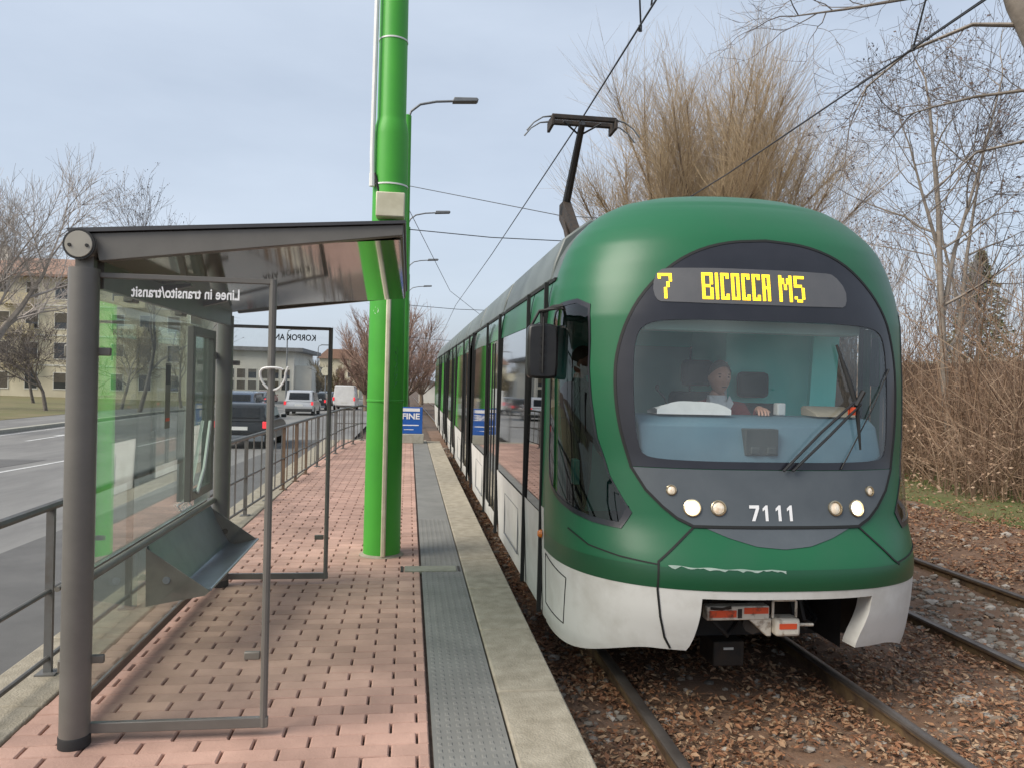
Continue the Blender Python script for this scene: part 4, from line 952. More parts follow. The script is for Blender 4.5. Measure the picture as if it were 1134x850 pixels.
for a, b in (((5.26, 1.10), (5.50, 1.10)), ((5.50, 1.10), (5.60, 1.045)), ((5.60, 1.045), (5.36, 1.045)), ((5.36, 1.045), (5.26, 1.10))):
    m.tube([(GXB+.007, a[0], a[1]), (GXB+.007, b[0], b[1])], .0045, 4)
lg = m.build('glass_logo', 'lettering', sh)
lettering('IGPD', lambda u, v: (GXB+.0075, 5.36+u*.14, 1.056+v*.030), 'logo_lettering', 'lettering', lg, .02)
# fold bench
by0, by1 = 4.62, 6.02
tri = [(-1.475, .965), (-1.12, .715), (-1.145, .69), (-1.47, .63)]
bench = None
m = MB(); m.grid([[(x, y, z) for x, z in ((-1.12, .728), (-1.20, .705), (-1.29, .685), (-1.33, .70), (-1.42, .86), (-1.465, .975))] for y in lin(by0, by1, 6)])
m.grid([[(x, y, z) for x, z in ((-1.12, .715), (-1.20, .693), (-1.295, .672), (-1.342, .692), (-1.43, .855), (-1.475, .970))] for y in lin(by0, by1, 6)])
m.tube([(-1.12, by0, .722), (-1.12, by1, .722)], .009, 8); bench = m.build('bench', 'bench_metal', sh)
for y in (by0-.012, (by0+by1)/2, by1+.004):
    mid = abs(y-(by0+by1)/2) < .1
    m = MB(); m.prism(tri if not mid else [(-1.475, .92), (-1.33, .672), (-1.47, .63)], 'x' if False else 'y', y, y+.008); br = m.build('bench_bracket', 'bracket', bench)
    if not mid:
        m = MB(); m.lathe((-1.36, y-.001, .78), [(.022, 0), (.02, -.004), (.001, -.004)], 14, 'y'); m.build('bolt', 'bench_metal' if y < 5 else 'dark_iron', br)
# side screens
def screen(y, words, mat, zt, nm):
    m = MB(); r = .013; x0, x1 = SX+.05, -.63
    m.tube([(x1, y, .375), (x1, y, zt+.01)], .017, 10); p = m.build(nm, 'shelter_metal', sh)
    m = MB(); m.box(x0, x1, y-.012, y+.012, zt-.012, zt+.012); m.build('screen_rail', 'shelter_metal', p, bevel=.003)
    m = MB(); m.box(x0, x1+.02, y-.014, y+.014, .375, .42); m.build('screen_rail', 'shelter_metal', p, bevel=.003)
    m = MB(); m.box(x0, x1-.017, y-.004, y+.004, .421, zt-.013); m.build('screen_glass', 'shelter_side_glass', p)
    for x, z in ((x0+.03, .70), (x0+.03, 2.05), (x1-.05, .70)): m = MB(); m.box(x-.04, x+.03, y-.012, y+.012, z-.018, z+.018); m.build('glass_clamp', 'bracket', p, bevel=.005)
    if words:
        lettering(words[0], lambda u, v: (words[1]+(words[2]-words[1])*(1-u), y-.0055, words[3]+v*words[4]), 'glass_lettering', mat, p, .022)
screen(SY0+.02, ('Linee in transito/transit', -1.235, -.775, 2.295, .05), 'lettering', 2.385, 'side_screen')
screen(SY1+.02, ('KORPOK ANA', -1.10, -.745, 2.235, .05), 'letter_dark', 2.335, 'side_screen')
# cable tie round the thin post
t = MB(); c = Vector((-.615, SY0+.02, 1.96)); 
t.tube([c+Vector((.055*math.cos(a)-.005, -.02-.012*math.sin(a), .05*math.sin(a)+.01*math.cos(2*a))) for a in lin(.6, 6.4, 22)]+[c+Vector((.062, -.03, .045))], .0055, 6)
tag(t.build('cable_tie', 'white_plastic'), 'white plastic cable tie looped round the thin front screen post', 'cable tie')

sh.location.x += .012
bpy.data.objects['cable_tie'].location.x += .012
# ================================================================== GREEN POLE
GX, GY = -.215, 7.22
gp = thing('tram_pole', 'bright green tram pole with cream conduit standing on the platform', 'pole', (GX, GY, PZ), 'green overhead wire poles')
m = MB(); m.lathe((GX, GY, PZ), [(.172, 0), (.17, .02), (.165, 1.41), (.170, 1.415), (.170, 1.43), (.165, 1.435), (.158, 3.86), (.152, 3.93), (.138, 3.99), (.132, 4.02), (.118, 9.4), (.01, 9.45)], 32); m.build('shaft', 'pole_green', gp)
m = MB(); m.lathe((GX, GY, PZ-.01), [(.20, 0), (.205, .012), (.19, .02), (.176, .028), (.170, .03)], 32); m.build('base_collar', 'concrete', gp)
m = MB(); m.box(GX-.005, GX+.038, GY-.195, GY-.13, PZ+.01, 3.38)
m.build('conduit', 'cream', gp, bevel=.012)
m = MB(); m.box(GX-.115, GX+.14, GY-.27, GY-.12, 3.40, 3.62); jb = m.build('junction_box', 'cream', gp, bevel=.01)
m = MB(); m.tube([(GX-.09, GY-.13, 3.60), (GX-.12, GY-.12, 3.72), (GX-.135, GY-.12, 3.82)], .008, 6); m.tube([(GX-.07, GY-.13, 3.60), (GX-.10, GY-.12, 3.70), (GX-.13, GY-.12, 3.80)], .007, 6); m.build('cable', 'rubber', jb)
m = MB(); m.tube([(GX-.16, GY-.10, 3.78), (GX-.165, GY-.10, 4.0), (GX-.145, GY-.09, 6.5), (GX-.135, GY-.08, 9.0)], .022, 8)
m.lathe((GX-.16, GY-.10, 3.70), [(.028, 0), (.028, .12)], 8); m.build('conduit', 'white_plastic', gp)
for z, r in ((4.13, .134), (5.06, .131), (3.72, .161)): m = MB(); m.lathe((GX, GY, z), [(r, 0), (r+.004, 0), (r+.004, .014), (r, .014)], 32); m.build('strap', 'white_plastic', gp)
def on_pole(a, z, off=.003):
    r = .165-(z-PZ)*.0026+off; return (GX+r*math.sin(a), GY-r*math.cos(a), z)
m = MB()
for k, (r, mat) in enumerate(((.032, 0),)):
    m.add([on_pole(-.66+r/.16*math.cos(t)*.9, 2.57+r*math.sin(t)) for t in lin(0, 2*math.pi*23/24, 24)], [tuple(range(24))])
m.build('sticker', 'white_plastic', gp)
m = MB(); rr = random.Random(12)
for k in range(5):
    z = 2.22-k*.068; pts = [on_pole(.62+.10*math.sin(t*2.2+k), z-.05*t/3+.022*math.cos(t*3), .003) for t in lin(0, 3, 9)]; m.tube(pts, .0035, 4)
m.build('scribble', 'pole_green_far', gp)

# ---- more green poles with lamps down the line
def lamp_pole(y, lab, hz=9.35):
    t = thing('lamp_pole', lab, 'street lamp', (GX, y, G(y)), 'green overhead wire poles')
    z0 = G(y)-.1
    m = MB(); m.lathe((GX, y, z0), [(.17, 0), (.162, 4.2), (.135, 4.4), (.11, 9.5+.0), (.01, 9.55)], 16); m.build('shaft', 'pole_green', t)
    m = MB(); m.tube([(GX, y, hz-.1), (GX+.1, y, hz+.15), (GX+.35, y, hz+.36), (GX+.8, y, hz+.47), (GX+1.3, y, hz+.52)], .035, 6); m.build('lamp_arm', 'lamp_grey', t)
    m = MB(); m.prism([(GX+1.25, hz+.47), (GX+1.3, hz+.60), (GX+1.95, hz+.63), (GX+2.0, hz+.58), (GX+1.95, hz+.52)], 'y', y-.13, y+.13); m.build('lamp_head', 'lamp_grey', t, bevel=.02)
for y, lab in ((22, 'green pole with lamp arm, half hidden behind the nearest green pole'), (37, 'second lamp pole behind the green pole, arm just above the shelter roof line'), (52, 'third lamp pole down the line behind the green pole'), (67, 'smallest lamp arm down the line behind the green pole')): lamp_pole(y, lab)

# ---- overhead wires
def wire(name, pts, r, lab, grp, cat='wire'):
    m = MB(); m.tube(pts, r, 5); return tag(m.build(name, 'wire'), lab, cat, grp)
def cz(y): return 5.53+(.12 if y < 8 else 0)*0
wire('contact_wire', [(XC-.12, -4, 5.60), (XC-.05, 6, 5.55), (XC, 10.2, 5.535), (XC+.03, 22, 5.56), (XC-.1, 37, 5.5), (XC+.1, 52, 5.4), (XC-.1, 90, 4.8)], .011, 'thin contact wire running above the tram pantograph', 'overhead wires')
wire('contact_wire', [(5.0, -4, 5.55), (5.04, 6.4, 5.48), (5.05, 12, 5.40), (5.05, 22, 5.5), (5.0, 52, 5.2), (5.0, 90, 4.6)], .011, 'thin contact wire crossing the willow above the empty track', 'overhead wires')
m = MB()
m.tube([(XC-.02, 7.5, 5.56), (XC-.14, 7.2, 5.9), (XC-.05, 6.6, 6.4)], .010, 5); m.tube([(XC-.04, 7.1, 5.56), (XC-.06, 6.9, 5.85), (XC-.14, 7.2, 5.9)], .010, 5); m.lathe((XC-.01, 7.55, 5.52), [(.02, 0), (.02, .06)], 8)
tag(m.build('wire_hanger', 'wire'), 'forked hanger clip on the wire above the pantograph', 'wire hanger', 'overhead wires')
m = MB(); m.tube([(5.05, 7.3, 5.48), (4.98, 7.0, 5.9), (5.05, 6.6, 6.2)], .010, 5); m.lathe((5.05, 7.3, 5.45), [(.02, 0), (.02, .06)], 8); m.tube([(5.05, 7.3, 5.48), (5.04, 6.0, 5.50), (5.3, 5.9, 5.7), (5.6, 5.8, 5.9)], .010, 5)
tag(m.build('wire_hanger', 'wire'), 'hanger clip on the wire in front of the bare branches', 'wire hanger', 'overhead wires')
for y, z, lab in ((22, 6.2, 'span wire between pole tops nearest above the tram roof'), (37, 5.7, 'second span wire across the tracks down the line'), (52, 5.2, 'third span wire across the tracks, low beyond the tram')):
    z += G(y); wire('span_wire', [(GX, y, z), (XC, y, z-.12), (5.05, y, z-.12), (9.5, y, z+.05)], .014, lab, 'overhead wires')
wire('span_wire', [(GX, 22, 7.4), (3.5, 18, 5.9), (9.0, 15, 5.2)], .010, 'slanting stay wire sloping down from the lamp pole to the tram roof', 'overhead wires')
wire('span_wire', [(GX, 22, 6.9), (1.6, 32, 5.6), (5.0, 44, 4.9)], .010, 'slanting stay wire dropping behind the first one', 'overhead wires')

# ---- blue notice board at the platform end
sg = thing('notice_board', 'blue FINE notice board on a concrete block at the platform end', 'sign', (.1, 19.6, PZ))
m = MB(); m.box(-.30, .40, 19.45, 19.85, PZ, .56); m.build('base', 'concrete_light', sg, bevel=.01)
m = MB(); m.box(-.24, .36, 19.58, 19.64, .565, 1.235); bd = m.build('board', 'sign_blue', sg, bevel=.008)
for q in ((-.22, .29, 1.125, 1.205), (-.2, .27, .765, .79), (-.1, .14, .66, .675)): m = MB(); m.box(q[0], q[1], 19.575, 19.581, q[2], q[3]); m.build('sign_stripe', 'lettering', bd)
lettering('FINE', lambda u, v: (-.15+u*.44, 19.574, .93+v*.15), 'sign_lettering', 'lettering', bd, .03)

# ---- guard railing
def rx(y): return interp(y, [(0, -1.9), (8.4, -1.88), (11, -1.76), (13, -1.67), (15, -1.57), (17.6, -1.47), (20.4, -1.15)])
rl = thing('guard_railing', 'grey tubular guard railing along the road side of the platform', 'railing', (-1.9, 2, PZ))
ysr = lin(1.0, 8, 8)+lin(8.5, 20.2, 18)
for z, r, nm in ((1.235, .024, 'top_rail'), (.78, .014, 'mid_rail'), (.42, .014, 'bottom_rail')):
    m = MB(); m.tube([(rx(y), y, z) for y in ysr], r, 8); m.build(nm, 'fence_steel', rl)
for y in [1.3, 2.45, 3.6, 4.42, 5.6, 6.8, 8.0, 9.2, 10.3, 11.3, 12.2, 13.1, 14.2, 15.4, 16.6, 17.8, 19.0, 20.2]:
    m = MB(); m.box(rx(y)-.02, rx(y)+.02, y-.012, y+.012, PZ, 1.22); m.box(rx(y)-.05, rx(y)+.05, y-.05, y+.05, PZ, PZ+.012); m.build('post', 'fence_rust' if 11 < y < 14 else 'fence_steel', rl)
for y in np.arange(8.35, 20, .4):
    y = float(y); m = MB(); m.box(rx(y)-.006, rx(y)+.006, y-.016, y+.016, .42, 1.22); m.build('picket', 'fence_rust' if 11.3 < y < 13.2 else 'fence_steel', rl)
sb = MB(); sb.tube([(-1.86, 20.3, PZ), (-1.86, 20.3, 1.2), (-1.0, 20.5, 1.2), (-.75, 20.5, 1.2), (-.75, 20.5, PZ)], .022, 8); sb.tube([(-1.86, 20.3, .75), (-.75, 20.5, .75)], .014, 6)
tag(sb.build('barrier_hoop', 'fence_steel'), 'short grey hoop barrier closing the far end of the platform', 'barrier')

# ================================================================== CARS
def car(name, label, kind, paint, loc, L=4.2, Wd=1.76, Hh=1.46, flip=False, group='cars on the road beside the stop', van=False, lights=False):
    t = thing(name, label, kind, (0, 0, 0), group, local=True); hw = Wd/2
    # profile in (y, z); y = 0 rear end
    if van:
        lo = [(0, .32), (.02, .75), (.04, 1.15), (L-1.15, 1.15), (L-.2, .98), (L-.02, .72), (L, .34)]; cab = [(.03, 1.14), (.06, Hh-.05), (.15, Hh), (L-2.0, Hh), (L-1.75, Hh-.06), (L-1.0, 1.14)]
    else:
        lo = [(0.06, .30), (.0, .48), (0, .62), (.035, .78), (.09, .90), (.14, .93), (L-1.35, .95), (L-.55, .84), (L-.08, .68), (L, .5), (L-.05, .28)]; cab = [(.04, .91), (.16, 1.16), (.30, Hh-.10), (.46, Hh-.02), (.8, Hh), (1.9, Hh-.01), (2.15, Hh-.06), (L-1.15, .94)]
    m = MB(); secs = []
    for x, s in ((-hw, .96), (-hw+.06, 1.0), (-hw*.5, 1.01), (hw*.5, 1.01), (hw-.06, 1.0), (hw, .96)):
        secs.append([(x, L/2+(y-L/2)*s, .3+(z-.3)*(1 if s > .97 else .93)) for y, z in lo])
    m.grid([list(c) for c in zip(*[s for s in secs])] if False else secs, close=False)
    n = len(lo)
    for s, rev in ((secs[0], 0), (secs[-1], 1)): m.add(s, [tuple(range(n))])
    m.add([secs[i][0] for i in range(6)]+[secs[i][-1] for i in range(6)], [(i, i+1, 7+i, 6+i) for i in range(5)])
    body = m.build('body', paint, t, bevel=.0, angle=24)
    m = MB(); secs = []
    for f_, hm in ((-1.0, 0), (-.86, 1), (-.78, 1.0), (.78, 1.0), (.86, 1), (1.0, 0)):
        secs.append([(hw*(.97*f_ if hm == 0 else f_)*(1 if hm == 0 else 1), y, cab[0][1]+(z-cab[0][1])*(0.0 if hm == 0 else 1)) for y, z in cab])
    for q in secs[1:3]+secs[3:5]: pass
    secs = [secs[0], [(x, y, z-.05*(z > Hh-.2)) for x, y, z in secs[1]], secs[2], secs[3], [(x, y, z-.05*(z > Hh-.2)) for x, y, z in secs[4]], secs[5]]
    m.grid(secs); m.build('roof', paint, t, angle=30)
    # glazing: slabs set just proud of the roof shell
    def slab(p, nm, q=.03):
        a, b, c, d = [Vector(v) for v in p]; nn = (b-a).cross(d-a).normalized()*.012
        m = MB(); m.add([a+nn, b+nn, c+nn, d+nn, a-nn*3, b-nn*3, c-nn*3, d-nn*3], [(0, 1, 2, 3), (4, 5, 1, 0), (5, 6, 2, 1), (6, 7, 3, 2), (7, 4, 0, 3)]); m.build(nm, 'car_glass', t)
    def lerp(a, b, k): return (a[0]+(b[0]-a[0])*k, a[1]+(b[1]-a[1])*k)
    i0, i1 = (0, 1) if van else (0, 2)
    p0, p1 = lerp(cab[i0], cab[i1], .18), lerp(cab[i0], cab[i1], .86)
    wq = hw*.70
    if not van: slab([(-wq, p0[0]-.02, p0[1]+.02), (wq, p0[0]-.02, p0[1]+.02), (wq*.96, p1[0]-.02, p1[1]+.02), (-wq*.96, p1[0]-.02, p1[1]+.02)], 'rear_window')
    k = len(cab)-1; p0, p1 = lerp(cab[k], cab[k-1], .1), lerp(cab[k], cab[k-1], .92)
    slab([(wq, p0[0]+.02, p0[1]+.015), (-wq, p0[0]+.02, p0[1]+.015), (-wq*.97, p1[0]+.02, p1[1]+.015), (wq*.97, p1[0]+.02, p1[1]+.015)], 'windscreen')
    zt, zb = Hh-.12, cab[0][1]+.06
    def sxz(z): return hw*(.97+(.86-.97)*(z-cab[0][1])/(Hh-cab[0][1]))+.004
    ya, yb = (L-1.95, L-1.25) if van else (.55, L-1.45)
    for s in (-1, 1):
        q = [(s*sxz(zb), ya, zb), (s*sxz(zb), yb, zb), (s*sxz(zt), yb-.35, zt), (s*sxz(zt), ya+(.05 if van else .22), zt)]
        if s > 0: slab(q, 'side_window')
        else: slab(q[::-1], 'side_window')
    for s in (-1, 1):
        for yy in (.78, L-.85):
            m = MB(); m.lathe((s*(hw-.10), yy, .31), [(.18, -.1), (.30, -.1), (.315, -.08), (.315, .08), (.30, .1), (.18, .1)], 18, 'x'); wh = m.build('wheel', 'rubber', t)
            m = MB(); m.lathe((s*(hw-.10), yy, .31), [(.19, -.095), (.19, .095), (.05, .085), (.05, -.085)], 14, 'x'); m.build('rim', 'rim_metal', wh)
        m = MB(); zz = (.95 if van else .80); m.box(s*hw*.93-.09, s*hw*.93+.05, -.015, .09, zz-.12, zz+(.18 if van else .10)); m.build('tail_light', 'tail_red', t, bevel=.015)
        m = MB(); m.box(s*hw*.74-.14, s*hw*.74+.14, L-.13, L-.035, .58, .70); m.build('headlight', 'lamp_lit' if lights else 'rim_metal', t, bevel=.02)
        m = MB(); m.box(s*(hw+.10)-.09, s*(hw+.10)+.09, L-1.42, L-1.32, .94, 1.06); m.build('wing_mirror', paint, t, bevel=.02)
    m = MB(); m.box(-.26, .26, -.022, .0, .62, .73); m.build('number_plate', 'plate', t)
    m = MB(); m.box(-hw*.92, hw*.92, -.03, .1, .26, .45); m.box(-hw*.92, hw*.92, L-.1, L+.01, .24, .42); m.build('bumper', 'black_plastic' if paint != 'car_black' else 'car_grey', t, bevel=.02)
    x, y = loc; t.location = (x, y+(L if flip else 0), RZ(y+2)+.01); t.rotation_euler = (math.atan((RZ(y+4)-RZ(y))/4), 0, math.pi if flip else 0)
    if flip: t.rotation_euler[0] = 0
    return t
car('car', 'black hatchback seen from behind, nearest car to the railing', 'car', 'car_black', (-5.35, 25.5), 4.0, 1.74, 1.46)
car('car', 'silver estate car with red tail lamps, lit and driving away', 'car', 'car_silver', (-6.95, 50.5), 4.4, 1.82, 1.62)
car('van', 'white van with a plain square back ahead of the cars', 'van', 'car_white', (-5.55, 68), 5.2, 1.9, 2.15, van=True)
car('car', 'dark saloon following just beyond the silver estate car', 'car', 'car_black', (-7.55, 64), 4.4, 1.78, 1.5)
car('car', 'dark blue car parked at the far kerb beyond the black hatchback', 'car', 'car_blue', (-9.3, 44), 4.2, 1.76, 1.52)
car('car', 'grey blue car parked at the kerb ahead of the dark blue car', 'car', 'car_grey', (-11.2, 52), 4.3, 1.78, 1.5)
car('car', 'blue car in the parked row behind the thin shelter post', 'car', 'car_blue', (-12.3, 60), 4.2, 1.76, 1.5)
car('car', 'small grey car in the parked row before the factory', 'car', 'car_grey', (-13.3, 70), 4.0, 1.7, 1.48)
car('car', 'dark car with lit headlamps coming the other way past the saloon', 'car', 'car_grey', (-9.0, 84), 4.2, 1.76, 1.5, flip=True, lights=True)
car('car', 'red car parked on the lawn side far along the road', 'car', 'car_red', (-16.5, 92), 4.0, 1.7, 1.46)

# ================================================================== BUILDINGS
def windows(t, x0, x1, y, zs, nx, wd_, ht, wall_t=.0, skip=0, rng=random.Random(1), rail_=False):
    for z in zs:
        for i in range(nx):
            x = x0+(x1-x0)*(i+.5)/nx
            m = MB(); m.box(x-wd_/2-.08, x+wd_/2+.08, y-.05, y+.04, z-.10, z); 
            for a, b in ((x-wd_/2-.07, x-wd_/2), (x+wd_/2, x+wd_/2+.07)): m.box(a, b, y-.05, y+.03, z, z+ht)
            m.box(x-wd_/2-.07, x+wd_/2+.07, y-.05, y+.03, z+ht, z+ht+.07); wn = m.build('window', 'plaster_white', t)
            m = MB(); m.box(x-wd_/2, x+wd_/2, y-.02, y+.06, z, z+ht); m.build('pane', 'window_glass', wn)
            if rng.random() < .6:
                hh = ht*rng.choice([.35, .6, 1.0]); m = MB(); m.box(x-wd_/2+.01, x+wd_/2-.01, y-.035, y-.015, z+ht-hh, z+ht-.01); m.build('shutter', 'shutter', wn)
YBLD = 84; gz = RZ(YBLD)-.1
ap = thing('apartment_block', 'yellow apartment block with orange tiled roof beyond the road', 'building', (-38, YBLD, gz))
m = MB(); m.box(-62, -22.6, YBLD, YBLD+12, gz, 11.3); m.build('wall', 'plaster_yellow', ap)
m = MB(); m.prism([(YBLD-.9, 11.25), (YBLD-.9, 11.5), (YBLD+5.5, 13.9), (YBLD+6.5, 13.9), (YBLD+12.9, 11.5), (YBLD+12.9, 11.25)], 'x', -62.8, -21.9); rf = m.build('roof', 'roof_tile', ap)
m = MB()
for x in (-52, -43, -33, -25): m.box(x-.5, x+.5, YBLD+4, YBLD+5, 12.4, 14.8)
m.build('chimney', 'plaster_white', rf)
flo = [gz+1.3+k*3.05 for k in range(4)]
windows(ap, -61.5, -23, YBLD, flo, 14, 1.15, 1.6)
m = MB()
for k in range(1, 4): m.box(-62.02, -22.58, YBLD-.06, YBLD, flo[k]-.75, flo[k]-.6)
m.build('string_course', 'plaster_white', ap)
for x in (-47.7, -39.4, -28.4):
    for k in range(1, 4):
        m = MB(); m.box(x-1.5, x+1.5, YBLD-1.15, YBLD-.061, flo[k]-.72, flo[k]-.55); b = m.build('balcony', 'balcony', ap)
        m = MB(); m.box(x-1.5, x+1.5, YBLD-1.15, YBLD-1.09, flo[k]-.55, flo[k]+.4); m.box(x-1.5, x-1.44, YBLD-1.09, YBLD-.061, flo[k]-.55, flo[k]+.4); m.box(x+1.44, x+1.5, YBLD-1.09, YBLD-.061, flo[k]-.55, flo[k]+.4); m.build('parapet', 'balcony', b)
fy_ = 105; gz = RZ(fy_)-.1
fb = thing('factory_building', 'low white factory building with flat dark roof edge behind the parked cars', 'building', (-20, fy_, gz))
m = MB(); m.box(-26, -15.2, fy_, fy_+20, gz, 5.0); m.box(-15.2, -13.0, fy_+1, fy_+14, gz, 3.2); m.build('wall', 'plaster_white', fb)
m = MB(); m.box(-26.6, -14.0, fy_-.8, fy_+20.6, 5.0, 5.5); m.build('roof', 'roof_grey', fb)
windows(fb, -25.5, -15.5, fy_, [gz+1.6, 1.4], 7, 1.05, 1.2)
hb = thing('house', 'small pale yellow house showing over the distant trees', 'building', (-11, 150, G(150)-.1))
m = MB(); m.box(-17, -9.5, 150, 160, G(150)-.1, 5.2); m.build('wall', 'plaster_yellow', hb)
m = MB(); m.prism([(-17.5, 5.2), (-9, 5.2), (-11, 7.0), (-15.5, 7.0)], 'y', 149.5, 160.5); m.build('roof', 'roof_tile', hb)
windows(hb, -16.5, -10, 150, [G(150)+.9, 1.8], 3, 1.1, 1.4)
sh2 = thing('shed', 'small white trackside hut at the far end of the rails', 'hut', (.9, 95, G(95)))
m = MB(); m.box(1.6, 4.2, 120, 123, G(120)-.1, G(120)+2.9); m.build('wall', 'plaster_white', sh2)
m = MB(); m.prism([(1.4, G(120)+2.9), (4.4, G(120)+2.9), (4.4, G(120)+3.05), (2.9, G(120)+3.5), (1.4, G(120)+3.05)], 'y', 119.7, 123.3); m.build('roof', 'roof_grey', sh2)

# ---- fences and walls
ff = thing('lawn_fence', 'thin dark railing fence round the lawn across the road', 'fence', (-24, 38, RZ(34)))
xsf = lin(-40, -18.6, 19)
m = MB()
for z in (.35, 1.15): m.box(-40, -18.6, 37.98, 38.02, RZ(34)+.25+z-.02, RZ(34)+.25+z+.02)
m.build('rail', 'lamp_grey', ff)
for x in xsf: 
    m = MB(); m.box(x-.03, x+.03, 37.97, 38.03, RZ(34)+.15, RZ(34)+1.55); m.build('post', 'lamp_grey', ff)
wl = thing('boundary_wall', 'brown concrete boundary wall behind the bare thicket', 'wall', (14, 24, base_z(14, 24)))
m = MB(); wpts = [(17.5, 6), (16.6, 16), (16.2, 26), (15.6, 40), (15, 60)]
for (xa, ya), (xb, yb) in zip(wpts, wpts[1:]):
    za, zb = base_z(15, ya), base_z(15, yb)
    m.add([(xa, ya, za-.2), (xb, yb, zb-.2), (xb, yb, zb+2.55), (xa, ya, za+2.55), (xa+.15, ya, za-.2), (xb+.15, yb, zb-.2), (xb+.15, yb, zb+2.55), (xa+.15, ya, za+2.55)], [(0, 1, 2, 3), (7, 6, 5, 4), (3, 2, 6, 7), (0, 4, 5, 1), (0, 3, 7, 4), (1, 5, 6, 2)])
m.build('panel', 'wall_concrete', wl)
m = MB()
for (xa, ya), (xb, yb) in zip(wpts, wpts[1:]):
    za, zb = base_z(15, ya)+2.55, base_z(15, yb)+2.55
    m.tube([(xa+.07, ya, za+.03), (xb+.07, yb, zb+.03)], .09, 6)
m.build('coping', 'concrete_light', wl)
# lamps along the far kerb
def kerb_lamp(x, y, h, lab):
    t = thing('kerb_lamp', lab, 'street lamp', (x, y, RZ(y)), 'lamps along the far kerb'); z = RZ(y)
    m = MB(); m.tube([(x, y, z), (x, y, z+h-.5), (x+.1, y, z+h-.15), (x+.5, y, z+h)], [.10, .06, .05, .045], 8); m.build('post', 'lamp_grey', t)
    m = MB(); m.box(x+.4, x+2.0, y-.15, y+.15, z+h-.05, z+h+.08); m.build('lamp_head', 'lamp_grey', t, bevel=.02)
kerb_lamp(-12.9, 58, 8.4, 'tall lamp with short arm seen through the far side screen')
kerb_lamp(-12.9, 84, 8.0, 'middle lamp of the far kerb seen right of the thin post')
kerb_lamp(-12.9, 112, 8.0, 'smallest far kerb lamp near the dark end post')
ts = thing('traffic_sign', 'round yellow rimmed traffic sign on a post before the far trees', 'sign', (-6.6, 74, G(74)))
m = MB(); m.tube([(-7.8, 74, G(74)), (-7.8, 74, G(74)+3.4)], .05, 8); m.build('post', 'lamp_grey', ts)
m = MB(); m.lathe((-7.8, 73.9, G(74)+3.3), [(.4, 0), (.4, -.04), (.001, -.04)], 16, 'y'); m.build('disc', 'cream', ts)

# ================================================================== TREES
def branch(out_t, out_c, p, d, L, r, depth, maxd, rng, up=.12, spread=.7, kids=(3, 5), thin=.62, trunkd=1, wig=.12, ends=None, minr=.004):
    n = 4 if depth < maxd else 3; pts = [p.copy()]; rs = [r]; q = p.copy(); dd = d.copy()
    for i in range(n):
        dd = (dd+Vector((rng.gauss(0, wig), rng.gauss(0, wig), rng.gauss(0, wig)+up*.5))).normalized(); q = q+dd*L/n; pts.append(q.copy()); rs.append(max(minr*.6, r*(1-(.55 if depth < maxd else .8)*(i+1)/n)))
    (out_t if depth <= trunkd else out_c).tube(pts, rs, 7 if depth == 0 else 5 if depth == 1 else 3, caps=False)
    if depth >= maxd:
        if ends is not None: ends.append(q)
        return
    k = rng.randint(*kids)
    for j in range(k):
        f = .35+.65*(j+rng.random())/k if depth > 0 else .45+.55*(j+rng.random())/k
        i = min(n-1, int(f*n)); a = pts[i].lerp(pts[i+1], f*n-i) if f < 1 else pts[-1]
        dloc = (pts[i+1]-pts[i]).normalized(); perp = dloc.orthogonal(); perp.rotate(Matrix.Rotation(rng.uniform(0, 6.28), 3, dloc))
        nd = (dloc+perp*rng.uniform(spread*.6, spread*1.2)+Vector((0, 0, up))).normalized()
        branch(out_t, out_c, a, nd, L*rng.uniform(.55, .8), max(minr, rs[i]*thin), depth+1, maxd, rng, up, spread, kids, thin, trunkd, wig, ends, minr)
    if depth > 0 or True:
        branch(out_t, out_c, pts[-1], dd, L*.65, max(minr, rs[-1]), depth+1, maxd, rng, up, spread, kids, thin, trunkd, wig, ends, minr)
def bare_tree(name, lab, loc, h, r, seed, maxd=4, bark='bark_grey', twig='twig_grey', lean=(0, 0), group=None, pods=0, cat='tree', **kw):
    rng = random.Random(seed); t = thing(name, lab, cat, loc, group); mt, mc = MB(), MB(); ends = []
    branch(mt, mc, Vector(loc)-Vector((0, 0, .15)), Vector((lean[0], lean[1], 1)).normalized(), h*.42, r, 0, maxd, rng, ends=ends, **kw)
    mt.build('trunk', bark, t, angle=60); 
    cr_ = mc.build('crown', twig, t)
    if pods:
        mp_ = MB()
        for e in ends:
            if rng.random() < pods:
                for k in range(rng.randint(2, 5)):
                    c = e+Vector((rng.gauss(0, .07), rng.gauss(0, .07), rng.gauss(-.03, .06))); s = rng.uniform(.012, .03)
                    a = Vector((rng.gauss(0, 1), rng.gauss(0, 1), rng.gauss(0, 1))).normalized()*s*1.6; b = a.orthogonal().normalized()*s
                    mp_.add([c-a, c+b, c+a, c-b], [(0, 1, 2, 3)])
        mp_.build('seed_clumps', 'seed_pods', cr_, smooth=False)
    return t
